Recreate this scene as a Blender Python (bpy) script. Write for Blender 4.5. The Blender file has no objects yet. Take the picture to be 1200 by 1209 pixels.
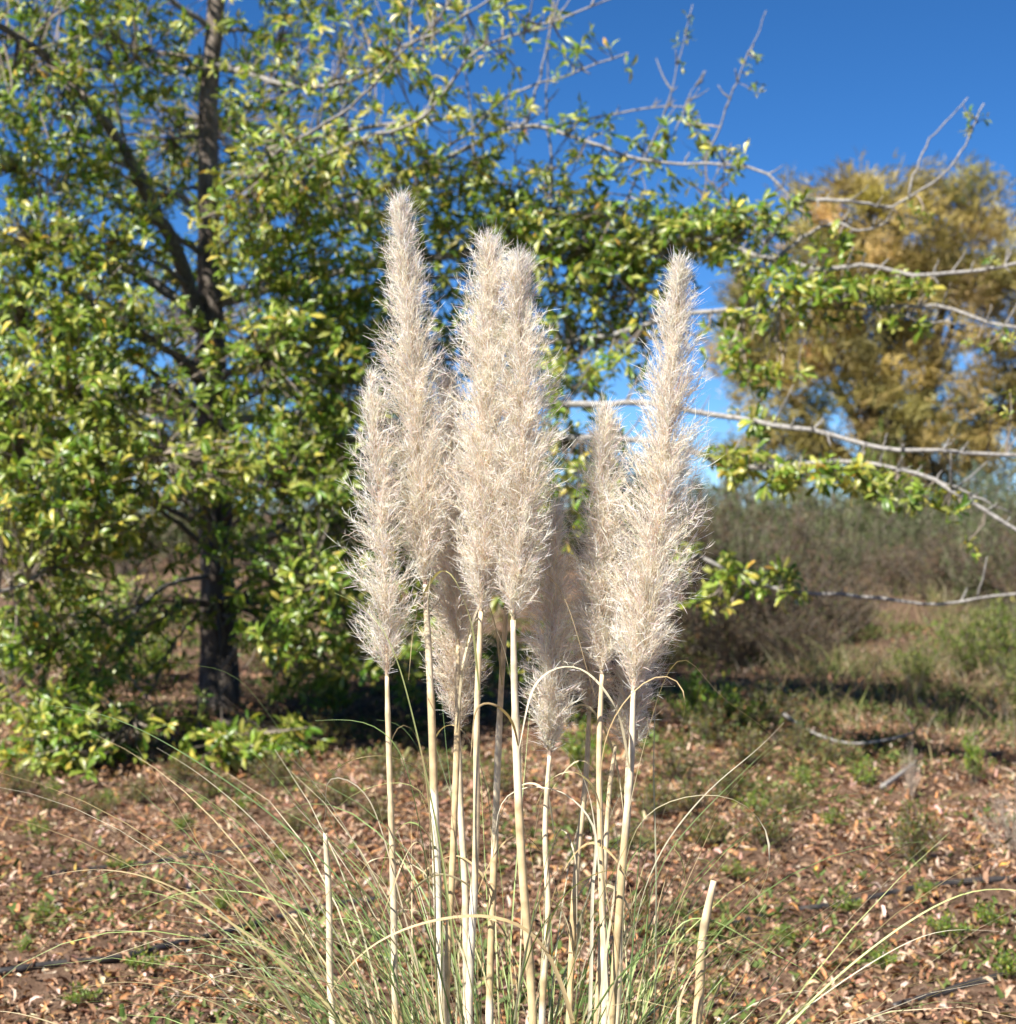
import bpy, math, random
import numpy as np
from mathutils import Vector

# ------------------------------------------------------------------ camera, sky, sun
S = bpy.context.scene
F = 2239.0          # focal length in photo pixels (photo is 1200 x 1209)
H = 1.30            # camera height
CX, CY = 600.0, 604.5
cam_d = bpy.data.cameras.new('camera')
cam = bpy.data.objects.new('camera', cam_d)
S.collection.objects.link(cam)
cam.location = (0, 0, H)
cam.rotation_euler = (math.radians(90), 0, 0)
cam_d.sensor_fit = 'HORIZONTAL'
cam_d.sensor_width = 36.0
cam_d.lens = 36.0 * F / 1200.0
cam_d.clip_start = 0.05
cam_d.clip_end = 3000
cam_d.dof.use_dof = True
cam_d.dof.focus_distance = 2.97
cam_d.dof.aperture_fstop = 7.5
S.camera = cam

SUN_EL, SUN_AZ = 48.0, 222.0      # azimuth clockwise from +Y: behind the camera, to its left
W = bpy.data.worlds.new('World'); S.world = W; W.use_nodes = True
nt = W.node_tree
bg = nt.nodes['Background']
sky = nt.nodes.new('ShaderNodeTexSky')
sky.sky_type = 'NISHITA'; sky.sun_disc = False
sky.sun_elevation = math.radians(SUN_EL); sky.sun_rotation = math.radians(SUN_AZ)
sky.altitude = 3000; sky.air_density = 0.7; sky.dust_density = 0.0; sky.ozone_density = 7.0
hs = nt.nodes.new('ShaderNodeHueSaturation'); hs.inputs['Saturation'].default_value = 1.16
nt.links.new(sky.outputs[0], hs.inputs['Color']); nt.links.new(hs.outputs[0], bg.inputs['Color'])
bg.inputs['Strength'].default_value = 0.064
sun_d = bpy.data.lights.new('sun', 'SUN')
sun_d.energy = 5.0; sun_d.angle = math.radians(0.53); sun_d.color = (1.0, 0.95, 0.87)
sun = bpy.data.objects.new('sun', sun_d); S.collection.objects.link(sun)
_e, _a = math.radians(SUN_EL), math.radians(SUN_AZ)
sdir = Vector((math.sin(_a) * math.cos(_e), math.cos(_a) * math.cos(_e), math.sin(_e)))
sun.rotation_euler = sdir.to_track_quat('Z', 'Y').to_euler()
sun.location = (-4, -6, 9)
S.view_settings.view_transform = 'Standard'
S.view_settings.look = 'None'
S.view_settings.exposure = 1.2
S.view_settings.gamma = 1.0
S.render.engine = 'CYCLES'
S.cycles.use_denoising = True
S.cycles.max_bounces = 10
S.cycles.diffuse_bounces = 7
S.cycles.transmission_bounces = 6
S.cycles.transparent_max_bounces = 6

rng = np.random.default_rng(11)
random.seed(11)
C = S.collection

# ------------------------------------------------------------------ helpers
def P(px, py, d):
    return np.array([(px - CX) / F * d, d, H + (CY - py) / F * d])

def gz(x, y):
    """height of the ground"""
    x = np.asarray(x, float); y = np.asarray(y, float)
    s = np.clip((y - 4.0), 0, 31.0)
    z = 0.030 * s
    z = z - 0.5 * np.clip((y - 60) / 60, 0, 1)
    n = 0.034 * np.sin(x * 1.7 + 0.6 * y) * np.cos(y * 1.3 - 0.4 * x) + 0.018 * np.sin(x * 4.1 - y * 2.3) * np.sin(y * 3.7 + 1.0)
    n = n + 0.05 * np.sin(x * 0.45 + 1.2) * np.sin(y * 0.38)* np.clip((y - 6) / 8, 0, 1)
    return z + n

def G(px, py, lift=0.0):
    """point where the ray through a photo pixel meets the ground"""
    d = 3.0
    while d < 80:
        p = P(px, py, d)
        if p[2] <= gz(p[0], p[1]) + lift: break
        d += 0.02
    p[2] = gz(p[0], p[1]) + lift
    return p

def spline(pts, n):
    """Catmull-Rom through pts, n samples"""
    p = np.asarray(pts, float)
    if len(p) == 2:
        t = np.linspace(0, 1, n)[:, None]; return p[0] * (1 - t) + p[1] * t
    q = np.vstack([2 * p[0] - p[1], p, 2 * p[-1] - p[-2]])
    seg = np.linalg.norm(np.diff(p[:, :3], axis=0), axis=1) + 1e-9
    cum = np.concatenate([[0], np.cumsum(seg)]); cum /= cum[-1]
    out = []
    for t in np.linspace(0, 1, n):
        i = min(np.searchsorted(cum, t, 'right') - 1, len(p) - 2); i = max(i, 0)
        u = (t - cum[i]) / (cum[i + 1] - cum[i])
        a, b, c, d = q[i], q[i + 1], q[i + 2], q[i + 3]
        out.append(0.5 * ((2 * b) + (-a + c) * u + (2 * a - 5 * b + 4 * c - d) * u * u + (-a + 3 * b - 3 * c + d) * u ** 3))
    return np.array(out)

def nrm(v):
    return v / (np.linalg.norm(v, axis=-1, keepdims=True) + 1e-12)

class MB:
    """collects quads with a colour per vertex and makes ONE mesh"""
    def __init__(s): s.v = []; s.f = []; s.c = []; s.n = 0
    def add(s, v, f, c):
        v = np.asarray(v, np.float32).reshape(-1, 3); f = np.asarray(f, np.int64).reshape(-1, 4)
        c = np.asarray(c, np.float32)
        if c.ndim == 1: c = np.repeat(c[None, :], len(v), 0)
        s.v.append(v); s.f.append(f + s.n); s.c.append(c); s.n += len(v)
    def mesh(s, name, mat, smooth=True):
        v = np.concatenate(s.v); f = np.concatenate(s.f); c = np.concatenate(s.c)
        me = bpy.data.meshes.new(name)
        me.vertices.add(len(v)); me.vertices.foreach_set('co', v.ravel())
        me.loops.add(f.size); me.loops.foreach_set('vertex_index', f.ravel().astype(np.int32))
        me.polygons.add(len(f)); me.polygons.foreach_set('loop_start', np.arange(0, f.size, 4, dtype=np.int32))
        me.polygons.foreach_set('use_smooth', np.full(len(f), smooth))
        me.update(calc_edges=True)
        a = me.color_attributes.new('Col', 'FLOAT_COLOR', 'POINT')
        a.data.foreach_set('color', np.hstack([c, np.ones((len(c), 1), np.float32)]).astype(np.float32).ravel())
        me.materials.append(mat)
        return me
    def build(s, name, mat, parent=None, smooth=True):
        return link(name, s.mesh(name, mat, smooth), parent)

def link(name, me, parent=None, loc=None, rot=None, sc=None):
    o = bpy.data.objects.new(name, me); C.objects.link(o)
    if parent is not None: o.parent = parent
    if loc is not None: o.location = [float(a) for a in loc]
    if rot is not None: o.rotation_euler = rot
    if sc is not None: o.scale = sc if hasattr(sc, '__len__') else (sc, sc, sc)
    return o

def thing(name, label, cat, loc=(0, 0, 0), group=None, kind=None):
    o = link(name, None, None, loc); o.empty_display_size = 0.1
    return tag(o, label, cat, group, kind)

def tag(o, label=None, cat=None, group=None, kind=None):
    if label: o['label'] = label
    if cat: o['category'] = cat
    if group: o['group'] = group
    if kind: o['kind'] = kind
    return o

def tube(mb, pts, rad, col, sides=8, rough=0.0, seed=0):
    pts = np.asarray(pts, float); n = len(pts)
    rad = np.broadcast_to(np.asarray(rad, float), (n,)).copy()
    t = nrm(np.gradient(pts, axis=0))
    ref = np.array([0.31, 0.9, 0.17]) if abs(t[0][2]) > 0.7 else np.array([0.1, 0.15, 1.0])
    u = nrm(np.cross(t, ref)); w = np.cross(t, u)
    a = np.linspace(0, 2 * np.pi, sides, endpoint=False)
    R = rad[:, None]
    if rough:
        r2 = np.random.default_rng(seed)
        R = R * (1 + rough * r2.normal(size=(n, sides)))
    else: R = np.repeat(R, sides, 1)
    v = pts[:, None] + R[..., None] * (np.cos(a)[None, :, None] * u[:, None] + np.sin(a)[None, :, None] * w[:, None])
    i = np.arange(n - 1)[:, None] * sides; j = np.arange(sides)[None]; k = (j + 1) % sides
    f = np.stack([i + j, i + k, i + sides + k, i + sides + j], -1).reshape(-1, 4)
    c = np.asarray(col, float)
    if c.ndim == 2 and len(c) == n: c = np.repeat(c, sides, 0)
    # end caps (a fan folded into quads)
    caps = []
    if sides % 2 == 0:
        for b in (0, (n - 1) * sides):
            for q in range(sides // 2 - 1):
                quad = [b + q, b + q + 1, b + sides - 2 - q, b + sides - 1 - q]
                caps.append(quad if b else quad[::-1])
    f = np.vstack([f, np.array(caps)]) if caps else f
    mb.add(v, f, c)

def ribbons(mb, cl, wd, side, col):
    """cl N,K,3  wd N,K  side N,K,3 (or N,1,3)  col N,3 or N,K,3"""
    N, K, _ = cl.shape
    s = nrm(np.broadcast_to(side, cl.shape)) * wd[..., None] * 0.5
    v = np.stack([cl - s, cl + s], 2).reshape(-1, 3)
    b = np.arange(N)[:, None] * (2 * K) + np.arange(K - 1)[None] * 2
    f = np.stack([b, b + 1, b + 3, b + 2], -1).reshape(-1, 4)
    col = np.asarray(col, float)
    if col.ndim == 2: col = np.repeat(col[:, None], K, 1)
    mb.add(v, f, np.repeat(col.reshape(N * K, 3), 2, 0))

# leaf template: rows along the leaf, three columns, folded along the midrib
def leaf_template(us, ws, droop, fold=0.16):
    v = []
    for u, w, dz in zip(us, ws, droop):
        for k in (-1, 0, 1):
            v.append((u, k * w, dz + (fold * w if k else 0)))
    f = []
    for r in range(len(us) - 1):
        for k in range(2):
            a = r * 3 + k; f.append((a, a + 1, a + 4, a + 3))
    return np.array(v), np.array(f)
LEAF_V, LEAF_F = leaf_template([0, .38, .78, 1.0], [.035, .30, .36, .05], [0, .05, .02, -.10])
LEAF3_V, LEAF3_F = leaf_template([0, .55, 1.0], [.05, .38, .07], [0, .05, -.08])
SMALL_V, SMALL_F = leaf_template([0, 1.0], [.30, .22], [0, .06], .3)
LITTER_V, LITTER_F = leaf_template([0, .28, .7, 1.0], [.07, .36, .33, .06], [0, .16, .20, .04], 0.55)

def leaves(mb, pos, X, Zref, length, width, col, T=None):
    tv, tf = T if T else (LEAF_V, LEAF_F)
    X = nrm(X); Y = nrm(np.cross(Zref, X)); Z = np.cross(X, Y)
    N, M = len(pos), len(tv)
    v = (pos[:, None] + tv[None, :, 0, None] * length[:, None, None] * X[:, None]
         + tv[None, :, 1, None] * width[:, None, None] * Y[:, None]
         + tv[None, :, 2, None] * length[:, None, None] * Z[:, None])
    f = (tf[None] + (np.arange(N) * M)[:, None, None]).reshape(-1, 4)
    mb.add(v, f, np.repeat(col, M, 0))

def pick(n, pal, wts, var=0.18, r=None):
    r = r or rng
    pal = np.array(pal, float); w = np.array(wts, float); w /= w.sum()
    c = pal[r.choice(len(pal), n, p=w)]
    return np.clip(c * (1 + var * r.normal(size=(n, 1))) * (1 + 0.06 * r.normal(size=(n, 3))), 0.004, 0.9)

# ------------------------------------------------------------------ materials
def nodes(name):
    m = bpy.data.materials.new(name); m.use_nodes = True
    return m, m.node_tree, m.node_tree.nodes['Principled BSDF'], m.node_tree.nodes['Material Output']

def foliage_mat(name, trans=0.35, rough=0.45, spec=0.4, tint=(1.15, 1.2, 0.6), noise=0.25, scale=60):
    """colour from the vertices, mottled, thin enough to glow when lit from behind"""
    m, t, b, out = nodes(name)
    at = t.nodes.new('ShaderNodeAttribute'); at.attribute_name = 'Col'
    tc = t.nodes.new('ShaderNodeNewGeometry')
    nz = t.nodes.new('ShaderNodeTexNoise'); nz.inputs['Scale'].default_value = scale; nz.inputs['Detail'].default_value = 2
    t.links.new(tc.outputs['Position'], nz.inputs['Vector'])
    mr = t.nodes.new('ShaderNodeMapRange'); mr.inputs['To Min'].default_value = 1 - noise; mr.inputs['To Max'].default_value = 1 + noise
    mr.inputs['From Min'].default_value = 0.3; mr.inputs['From Max'].default_value = 0.7
    t.links.new(nz.outputs[0], mr.inputs['Value'])
    mx = t.nodes.new('ShaderNodeVectorMath'); mx.operation = 'SCALE'
    t.links.new(at.outputs['Color'], mx.inputs[0]); t.links.new(mr.outputs[0], mx.inputs['Scale'])
    t.links.new(mx.outputs[0], b.inputs['Base Color'])
    b.inputs['Roughness'].default_value = rough
    b.inputs['Specular IOR Level'].default_value = spec
    if trans > 0:
        tr = t.nodes.new('ShaderNodeBsdfTranslucent')
        ti = t.nodes.new('ShaderNodeVectorMath'); ti.operation = 'MULTIPLY'; ti.inputs[1].default_value = tint
        t.links.new(mx.outputs[0], ti.inputs[0]); t.links.new(ti.outputs[0], tr.inputs['Color'])
        ms = t.nodes.new('ShaderNodeMixShader'); ms.inputs[0].default_value = trans
        t.links.new(b.outputs[0], ms.inputs[1]); t.links.new(tr.outputs[0], ms.inputs[2])
        t.links.new(ms.outputs[0], out.inputs['Surface'])
    return m

def bark_mat(name, cols, scale, bump=0.6, stretch=0.25, rough=0.85):
    m, t, b, out = nodes(name)
    tc = t.nodes.new('ShaderNodeNewGeometry')
    mp = t.nodes.new('ShaderNodeMapping'); mp.inputs['Scale'].default_value = (1, 1, stretch)
    t.links.new(tc.outputs['Position'], mp.inputs['Vector'])
    nz = t.nodes.new('ShaderNodeTexNoise'); nz.inputs['Scale'].default_value = scale; nz.inputs['Detail'].default_value = 6
    nz.inputs['Roughness'].default_value = 0.65
    t.links.new(mp.outputs[0], nz.inputs['Vector'])
    cr = t.nodes.new('ShaderNodeValToRGB')
    e = cr.color_ramp.elements
    e[0].position = 0.3; e[0].color = (*cols[0], 1); e[1].position = 0.7; e[1].color = (*cols[-1], 1)
    for i, c in enumerate(cols[1:-1]):
        k = e.new(0.3 + 0.4 * (i + 1) / (len(cols) - 1)); k.color = (*c, 1)
    t.links.new(nz.outputs[0], cr.inputs[0])
    at = t.nodes.new('ShaderNodeAttribute'); at.attribute_name = 'Col'
    mx = t.nodes.new('ShaderNodeVectorMath'); mx.operation = 'MULTIPLY'
    t.links.new(cr.outputs[0], mx.inputs[0]); t.links.new(at.outputs['Color'], mx.inputs[1])
    t.links.new(mx.outputs[0], b.inputs['Base Color'])
    b.inputs['Roughness'].default_value = rough; b.inputs['Specular IOR Level'].default_value = 0.25
    bp = t.nodes.new('ShaderNodeBump'); bp.inputs['Strength'].default_value = bump; bp.inputs['Distance'].default_value = 0.02
    t.links.new(nz.outputs[0], bp.inputs['Height']); t.links.new(bp.outputs[0], b.inputs['Normal'])
    return m

def ground_mat():
    m, t, b, out = nodes('soil')
    g = t.nodes.new('ShaderNodeNewGeometry')
    def noise(sc, det=6, ro=0.6):
        n = t.nodes.new('ShaderNodeTexNoise'); n.inputs['Scale'].default_value = sc; n.inputs['Detail'].default_value = det
        n.inputs['Roughness'].default_value = ro; t.links.new(g.outputs['Position'], n.inputs['Vector']); return n
    n1, n2, n3 = noise(1.1, 5), noise(22, 6, 0.7), noise(140, 3)
    r1 = t.nodes.new('ShaderNodeValToRGB'); e = r1.color_ramp.elements
    e[0].position = .32; e[0].color = (.095, .06, .04, 1); e[1].position = .68; e[1].color = (.29, .20, .145, 1)
    k = e.new(.5); k.color = (.18, .118, .082, 1)
    t.links.new(n2.outputs[0], r1.inputs[0])
    r2 = t.nodes.new('ShaderNodeValToRGB'); e = r2.color_ramp.elements
    e[0].position = .38; e[0].color = (.7, .66, .62, 1); e[1].position = .62; e[1].color = (1.25, 1.2, 1.14, 1)
    t.links.new(n1.outputs[0], r2.inputs[0])
    mx = t.nodes.new('ShaderNodeVectorMath'); mx.operation = 'MULTIPLY'
    t.links.new(r1.outputs[0], mx.inputs[0]); t.links.new(r2.outputs[0], mx.inputs[1])
    t.links.new(mx.outputs[0], b.inputs['Base Color'])
    b.inputs['Roughness'].default_value = .95; b.inputs['Specular IOR Level'].default_value = .1
    ad = t.nodes.new('ShaderNodeMath'); ad.operation = 'ADD'
    t.links.new(n2.outputs[0], ad.inputs[0]); t.links.new(n3.outputs[0], ad.inputs[1])
    bp = t.nodes.new('ShaderNodeBump'); bp.inputs['Strength'].default_value = .8; bp.inputs['Distance'].default_value = .03
    t.links.new(ad.outputs[0], bp.inputs['Height']); t.links.new(bp.outputs[0], b.inputs['Normal'])
    return m

M_SOIL = ground_mat()
M_LEAF = foliage_mat('oak_leaf', 0.36, 0.36, 0.6)
M_FAR = foliage_mat('far_foliage', 0.30, 0.7, 0.2, noise=0.3, scale=4)
M_LITTER = foliage_mat('dry_leaf', 0.12, 0.75, 0.2, (1.2, 0.9, 0.6), 0.35, 90)
M_PLUME = foliage_mat('plume_hair', 0.38, 0.55, 0.35, (1.03, 0.99, 0.92), 0.08, 40)
M_BLADE = foliage_mat('grass_blade', 0.25, 0.45, 0.4, (1.1, 1.1, 0.6), 0.15, 35)
M_STALK = foliage_mat('dry_stalk', 0.0, 0.5, 0.35, noise=0.28, scale=45)
M_GRASS = foliage_mat('dry_grass_blade', 0.25, 0.6, 0.25, (1.1, 1.05, 0.7), 0.2, 20)
M_TRUNK = bark_mat('trunk_bark', [(.055, .043, .034), (.13, .105, .085), (.24, .205, .175)], 38, 1.0, 0.2)
M_LIMB = bark_mat('limb_bark', [(.11, .10, .09), (.25, .235, .215), (.37, .35, .325)], 55, 0.5, 0.8, 0.7)
M_TWIG = bark_mat('twig_bark', [(.09, .07, .055), (.17, .14, .11), (.26, .22, .18)], 60, 0.3, 1)

def hose_mat():
    m, t, b, out = nodes('black_polythene')
    g = t.nodes.new('ShaderNodeNewGeometry')
    n = t.nodes.new('ShaderNodeTexNoise'); n.inputs['Scale'].default_value = 25; n.inputs['Detail'].default_value = 4
    t.links.new(g.outputs['Position'], n.inputs['Vector'])
    r = t.nodes.new('ShaderNodeValToRGB'); e = r.color_ramp.elements
    e[0].position = .35; e[0].color = (.012, .012, .014, 1); e[1].position = .75; e[1].color = (.075, .065, .058, 1)
    t.links.new(n.outputs[0], r.inputs[0]); t.links.new(r.outputs[0], b.inputs['Base Color'])
    b.inputs['Roughness'].default_value = .5
    return m
M_HOSE = hose_mat()

# ------------------------------------------------------------------ the ground
def ground():
    xs = np.concatenate([-np.geomspace(400, 9, 26), np.linspace(-8.9, 8.9, 130), np.geomspace(9, 400, 26)])
    ys = np.concatenate([np.linspace(-40, -0.5, 12), np.linspace(0, 24, 170), np.geomspace(24.2, 900, 60)])
    X, Y = np.meshgrid(xs, ys)
    Z = gz(X, Y)
    r = np.random.default_rng(3)
    Z = Z + 0.010 * r.normal(size=Z.shape) * (np.abs(X) < 9) * (Y < 24) * (Y > 0)
    nx, ny = len(xs), len(ys)
    i = np.arange(ny - 1)[:, None] * nx; j = np.arange(nx - 1)[None]
    f = np.stack([i + j, i + j + 1, i + nx + j + 1, i + nx + j], -1).reshape(-1, 4)
    mb = MB(); mb.add(np.stack([X, Y, Z], -1), f, np.array([.2, .2, .2]))
    return tag(mb.build('ground', M_SOIL), 'brown soil slope rising gently behind the pampas grass', kind='structure')
GROUND = ground()

# ------------------------------------------------------------------ the leafy tree
OAK_PAL = [(.090, .170, .016), (.150, .240, .026), (.240, .310, .045), (.36, .38, .085), (.52, .46, .085), (.50, .30, .05)]
OAK_W = [.22, .30, .27, .165, .04, .005]
OAK_YEL = [.06, .15, .28, .33, .165, .015]

TR_D = 10.5
trunk_px = [(258, 872, 30), (258, 840, 26), (258, 760, 22), (256, 650, 20), (252, 540, 18.5), (250, 430, 17), (248, 320, 14.5),
            (246, 200, 12.5), (246, 110, 11), (254, 30, 10.5), (257, -60, 10), (258, -250, 7.5), (264, -500, 4.5), (266, -720, 1.2)]
oak = thing('leafy_tree', 'tall green and yellowing tree with dark trunk and long bare grey limbs', 'tree',
            (0, 0, 0))
tp = spline([np.append(P(x, y, TR_D), w / F * TR_D) for x, y, w in trunk_px], 60)
oak.location = (float(tp[0][0]), float(tp[0][1]), float(gz(tp[0][0], tp[0][1])))
OFF = -np.array(oak.location)
mb = MB()
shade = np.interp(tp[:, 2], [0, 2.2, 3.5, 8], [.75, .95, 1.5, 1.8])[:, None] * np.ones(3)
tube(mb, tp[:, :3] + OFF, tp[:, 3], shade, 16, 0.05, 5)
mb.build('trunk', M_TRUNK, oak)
def trunk_at(z):
    i = np.argmin(np.abs(tp[:, 2] - z)); return tp[i, :3], tp[i, 3]

limb_pts = [tp[::2, :3]]      # points twigs may grow from
def limb(pts, r0, r1, col=1.0, mat=None, spurs=(), sd=1, n=34):
    """one limb through 3D points; spurs = (t0, t1, count) short side twigs on it"""
    c = spline(pts, n)
    r = np.random.default_rng(sd)
    c[1:-1] += r.normal(size=(n - 2, 3)) * 0.0035
    rad = (np.linspace(1, 0, n) ** 1.3 * (r0 - r1) + r1) * .80
    rad *= 1 + 0.10 * (r.random(n) < 0.15)
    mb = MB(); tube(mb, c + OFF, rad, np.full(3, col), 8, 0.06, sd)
    for (t0, t1, k) in spurs:
        for t in np.sort(r.uniform(t0, t1, k)):
            i = int(t * (n - 1)); i = min(i, n - 2)
            ax = nrm(c[i + 1] - c[i])
            sd_ = nrm(np.cross(ax, r.normal(size=3))); 
            if r.random() < .62: sd_[2] = abs(sd_[2]) + .4
            d = nrm(ax * r.uniform(.3, .8) + nrm(sd_))
            L = r.choice([r.uniform(.03, .08), r.uniform(.08, .2)], p=[.75, .25])
            q = np.linspace(0, 1, 5)[:, None]
            path = c[i] + d * L * q + np.array([0, 0, 1]) * (0.2 * L * q ** 2) + r.normal(size=(5, 3)) * .002
            tube(mb, path + OFF, np.linspace(.0055, .0022, 5), np.full(3, col * r.uniform(.85, 1.1)), 4)
    limb_pts.append(c)
    return mb.build('limb', mat or M_LIMB, oak)

def pl(seq):
    return [P(*s) for s in seq]

# limbs that show in the photograph
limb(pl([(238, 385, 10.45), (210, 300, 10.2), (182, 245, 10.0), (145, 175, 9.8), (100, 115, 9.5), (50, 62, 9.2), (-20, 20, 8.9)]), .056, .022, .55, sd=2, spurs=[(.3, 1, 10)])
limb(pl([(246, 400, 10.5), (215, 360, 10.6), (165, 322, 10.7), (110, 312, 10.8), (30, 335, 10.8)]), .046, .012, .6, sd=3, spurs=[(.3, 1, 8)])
limb(pl([(178, 245, 10.0), (150, 208, 9.9), (100, 205, 9.8), (40, 215, 9.7)]), .016, .005, .8, sd=4)
limb(pl([(150, 180, 9.8), (135, 90, 9.7), (160, 70, 9.7)]), .014, .004, .8, sd=5)
limb(pl([(250, 75, 10.5), (290, 85, 10.2), (335, 100, 10.0), (385, 102, 9.8), (430, 88, 9.6), (475, 55, 9.4), (520, 35, 9.3), (590, -10, 9.1)]), .028, .006, 1.05, sd=6, spurs=[(.2, 1, 14)])
limb(pl([(250, 260, 10.5), (300, 222, 9.6), (330, 178, 9.0), (380, 148, 8.6), (430, 112, 8.3), (470, 65, 8.1), (510, 32, 7.9), (540, -15, 7.8)]), .020, .005, 1.0, sd=7, spurs=[(.3, 1, 24)])
limb(pl([(300, 222, 9.6), (345, 200, 9.4), (440, 160, 9.2), (500, 138, 9.1), (560, 62, 9.0), (640, 30, 8.9), (730, -5, 8.8)]), .016, .005, 1.1, sd=8, spurs=[(.2, 1, 16)])
limb(pl([(248, 300, 10.5), (330, 240, 10.2), (440, 225, 10.0), (540, 165, 9.8), (602, 112, 9.7), (665, 90, 9.6), (742, 62, 9.5)]), .022, .005, 1.05, sd=9, spurs=[(.3, 1, 16)])
limb(pl([(248, 230, 10.5), (320, 178, 10.2), (440, 150, 10.0), (480, 145, 10.0), (560, 137, 9.9), (640, 150, 9.8), (720, 135, 9.7), (800, 125, 9.6), (825, 135, 9.6)]), .024, .005, 1.05, sd=10, spurs=[(.4, 1, 18)])
limb(pl([(250, 320, 10.5), (400, 250, 10.3), (520, 190, 10.0), (610, 150, 9.7), (680, 162, 9.5), (760, 190, 9.3), (850, 194, 9.1), (905, 205, 9.0), (938, 240, 8.9)]), .024, .007, 1.1, sd=11, spurs=[(.5, 1, 14)])
limb(pl([(250, 360, 10.5), (400, 320, 10.2), (580, 295, 10.0), (680, 292, 9.8), (780, 286, 9.5), (840, 283, 9.3), (885, 300, 9.1), (925, 306, 9.0), (965, 318, 8.9), (1020, 313, 8.8), (1080, 325, 8.7), (1140, 320, 8.6), (1205, 310, 8.5), (1300, 285, 8.4)]), .036, .010, 1.12, sd=12, n=60, spurs=[(.55, 1, 40)])
limb(pl([(918, 304, 9.0), (935, 290, 9.0), (958, 274, 9.0), (988, 263, 8.95), (1015, 272, 8.9), (1052, 262, 8.9)]), .014, .005, 1.12, sd=13, n=20, spurs=[(.2, 1, 5)])
limb(pl([(905, 285, 9.0), (922, 262, 9.0), (942, 241, 8.95), (975, 236, 8.9), (1010, 238, 8.85), (1045, 245, 8.8), (1075, 233, 8.75), (1110, 209, 8.7), (1135, 178, 8.7), (1162, 122, 8.7)]), .016, .004, 1.12, sd=14, spurs=[(.2, .7, 6)])
limb(pl([(1074, 233, 8.75), (1080, 205, 8.75), (1098, 165, 8.75), (1143, 115, 8.75)]), .008, .003, 1.1, sd=15, n=16)
limb(pl([(250, 445, 10.5), (400, 415, 10.2), (560, 405, 9.9), (700, 400, 9.6), (800, 372, 9.2), (870, 366, 9.0), (950, 362, 8.9), (1030, 364, 8.8), (1110, 360, 8.7), (1160, 378, 8.6), (1210, 388, 8.5), (1310, 395, 8.4)]), .030, .008, 1.12, sd=16, n=56, spurs=[(.5, 1, 46)])
limb(pl([(1000, 363, 8.8), (1050, 368, 8.8), (1080, 377, 8.75), (1160, 385, 8.7)]), .009, .004, 1.05, sd=17, n=16, spurs=[(.2, 1, 5)])
limb(pl([(250, 500, 10.5), (400, 485, 10.0), (560, 480, 9.4), (650, 478, 9.0), (760, 476, 8.6), (830, 487, 8.4), (930, 504, 8.2), (985, 514, 8.1), (1040, 529, 8.0), (1100, 532, 7.9), (1210, 538, 7.8), (1320, 545, 7.7)]), .034, .009, 1.15, sd=18, n=60, spurs=[(.5, 1, 34)])
limb(pl([(252, 560, 10.5), (450, 520, 9.8), (650, 515, 9.0), (760, 520, 8.6), (820, 534, 8.4), (865, 550, 8.3), (930, 552, 8.2), (985, 544, 8.1), (1040, 550, 8.0), (1090, 562, 7.9), (1130, 582, 7.8), (1210, 632, 7.7), (1300, 690, 7.6)]), .034, .009, 1.1, sd=19, n=60, spurs=[(.5, 1, 46)])
limb(pl([(1100, 567, 7.9), (1130, 575, 7.85), (1165, 592, 7.8), (1195, 606, 7.8)]), .008, .003, 1.1, sd=20, n=14)
limb(pl([(256, 650, 10.5), (430, 610, 9.9), (640, 625, 9.3), (820, 656, 8.9), (870, 680, 8.8), (930, 698, 8.7), (1030, 704, 8.6), (1110, 714, 8.5), (1160, 705, 8.45), (1210, 700, 8.4), (1300, 690, 8.3)]), .026, .007, 1.05, sd=21, n=56, spurs=[(.55, 1, 22)])
limb(pl([(250, 420, 10.5), (430, 340, 10.2), (600, 330, 9.9), (690, 345, 9.8), (760, 372, 9.6), (830, 400, 9.5)]), .024, .006, 1.05, sd=22, spurs=[(.3, 1, 12)])
limb(pl([(250, 470, 10.5), (420, 440, 10.2), (560, 420, 10.0), (640, 418, 9.9), (720, 408, 9.8), (790, 395, 9.7)]), .022, .006, 1.05, sd=23, spurs=[(.3, 1, 12)])
limb(pl([(254, 590, 10.5), (200, 588, 9.8), (140, 590, 9.2), (100, 618, 8.9), (70, 652, 8.6), (40, 682, 8.4), (-10, 702, 8.2), (-90, 720, 8.0)]), .026, .008, 1.1, sd=24, spurs=[(.3, 1, 14)])
limb(pl([(256, 680, 10.5), (200, 690, 10.0), (140, 735, 9.6), (105, 722, 9.4), (60, 735, 9.2), (0, 765, 9.0)]), .020, .006, .8, sd=25, spurs=[(.2, 1, 8)])
limb(pl([(256, 640, 10.5), (300, 600, 10.2), (318, 608, 10.1), (360, 612, 9.9), (410, 628, 9.6)]), .018, .005, 1.1, sd=26, n=20, spurs=[(.2, 1, 8)])
limb(pl([(258, 725, 10.45), (300, 738, 10.2), (350, 735, 10.0), (420, 715, 9.8), (500, 720, 9.6)]), .016, .005, .8, sd=27, n=20)
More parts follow.
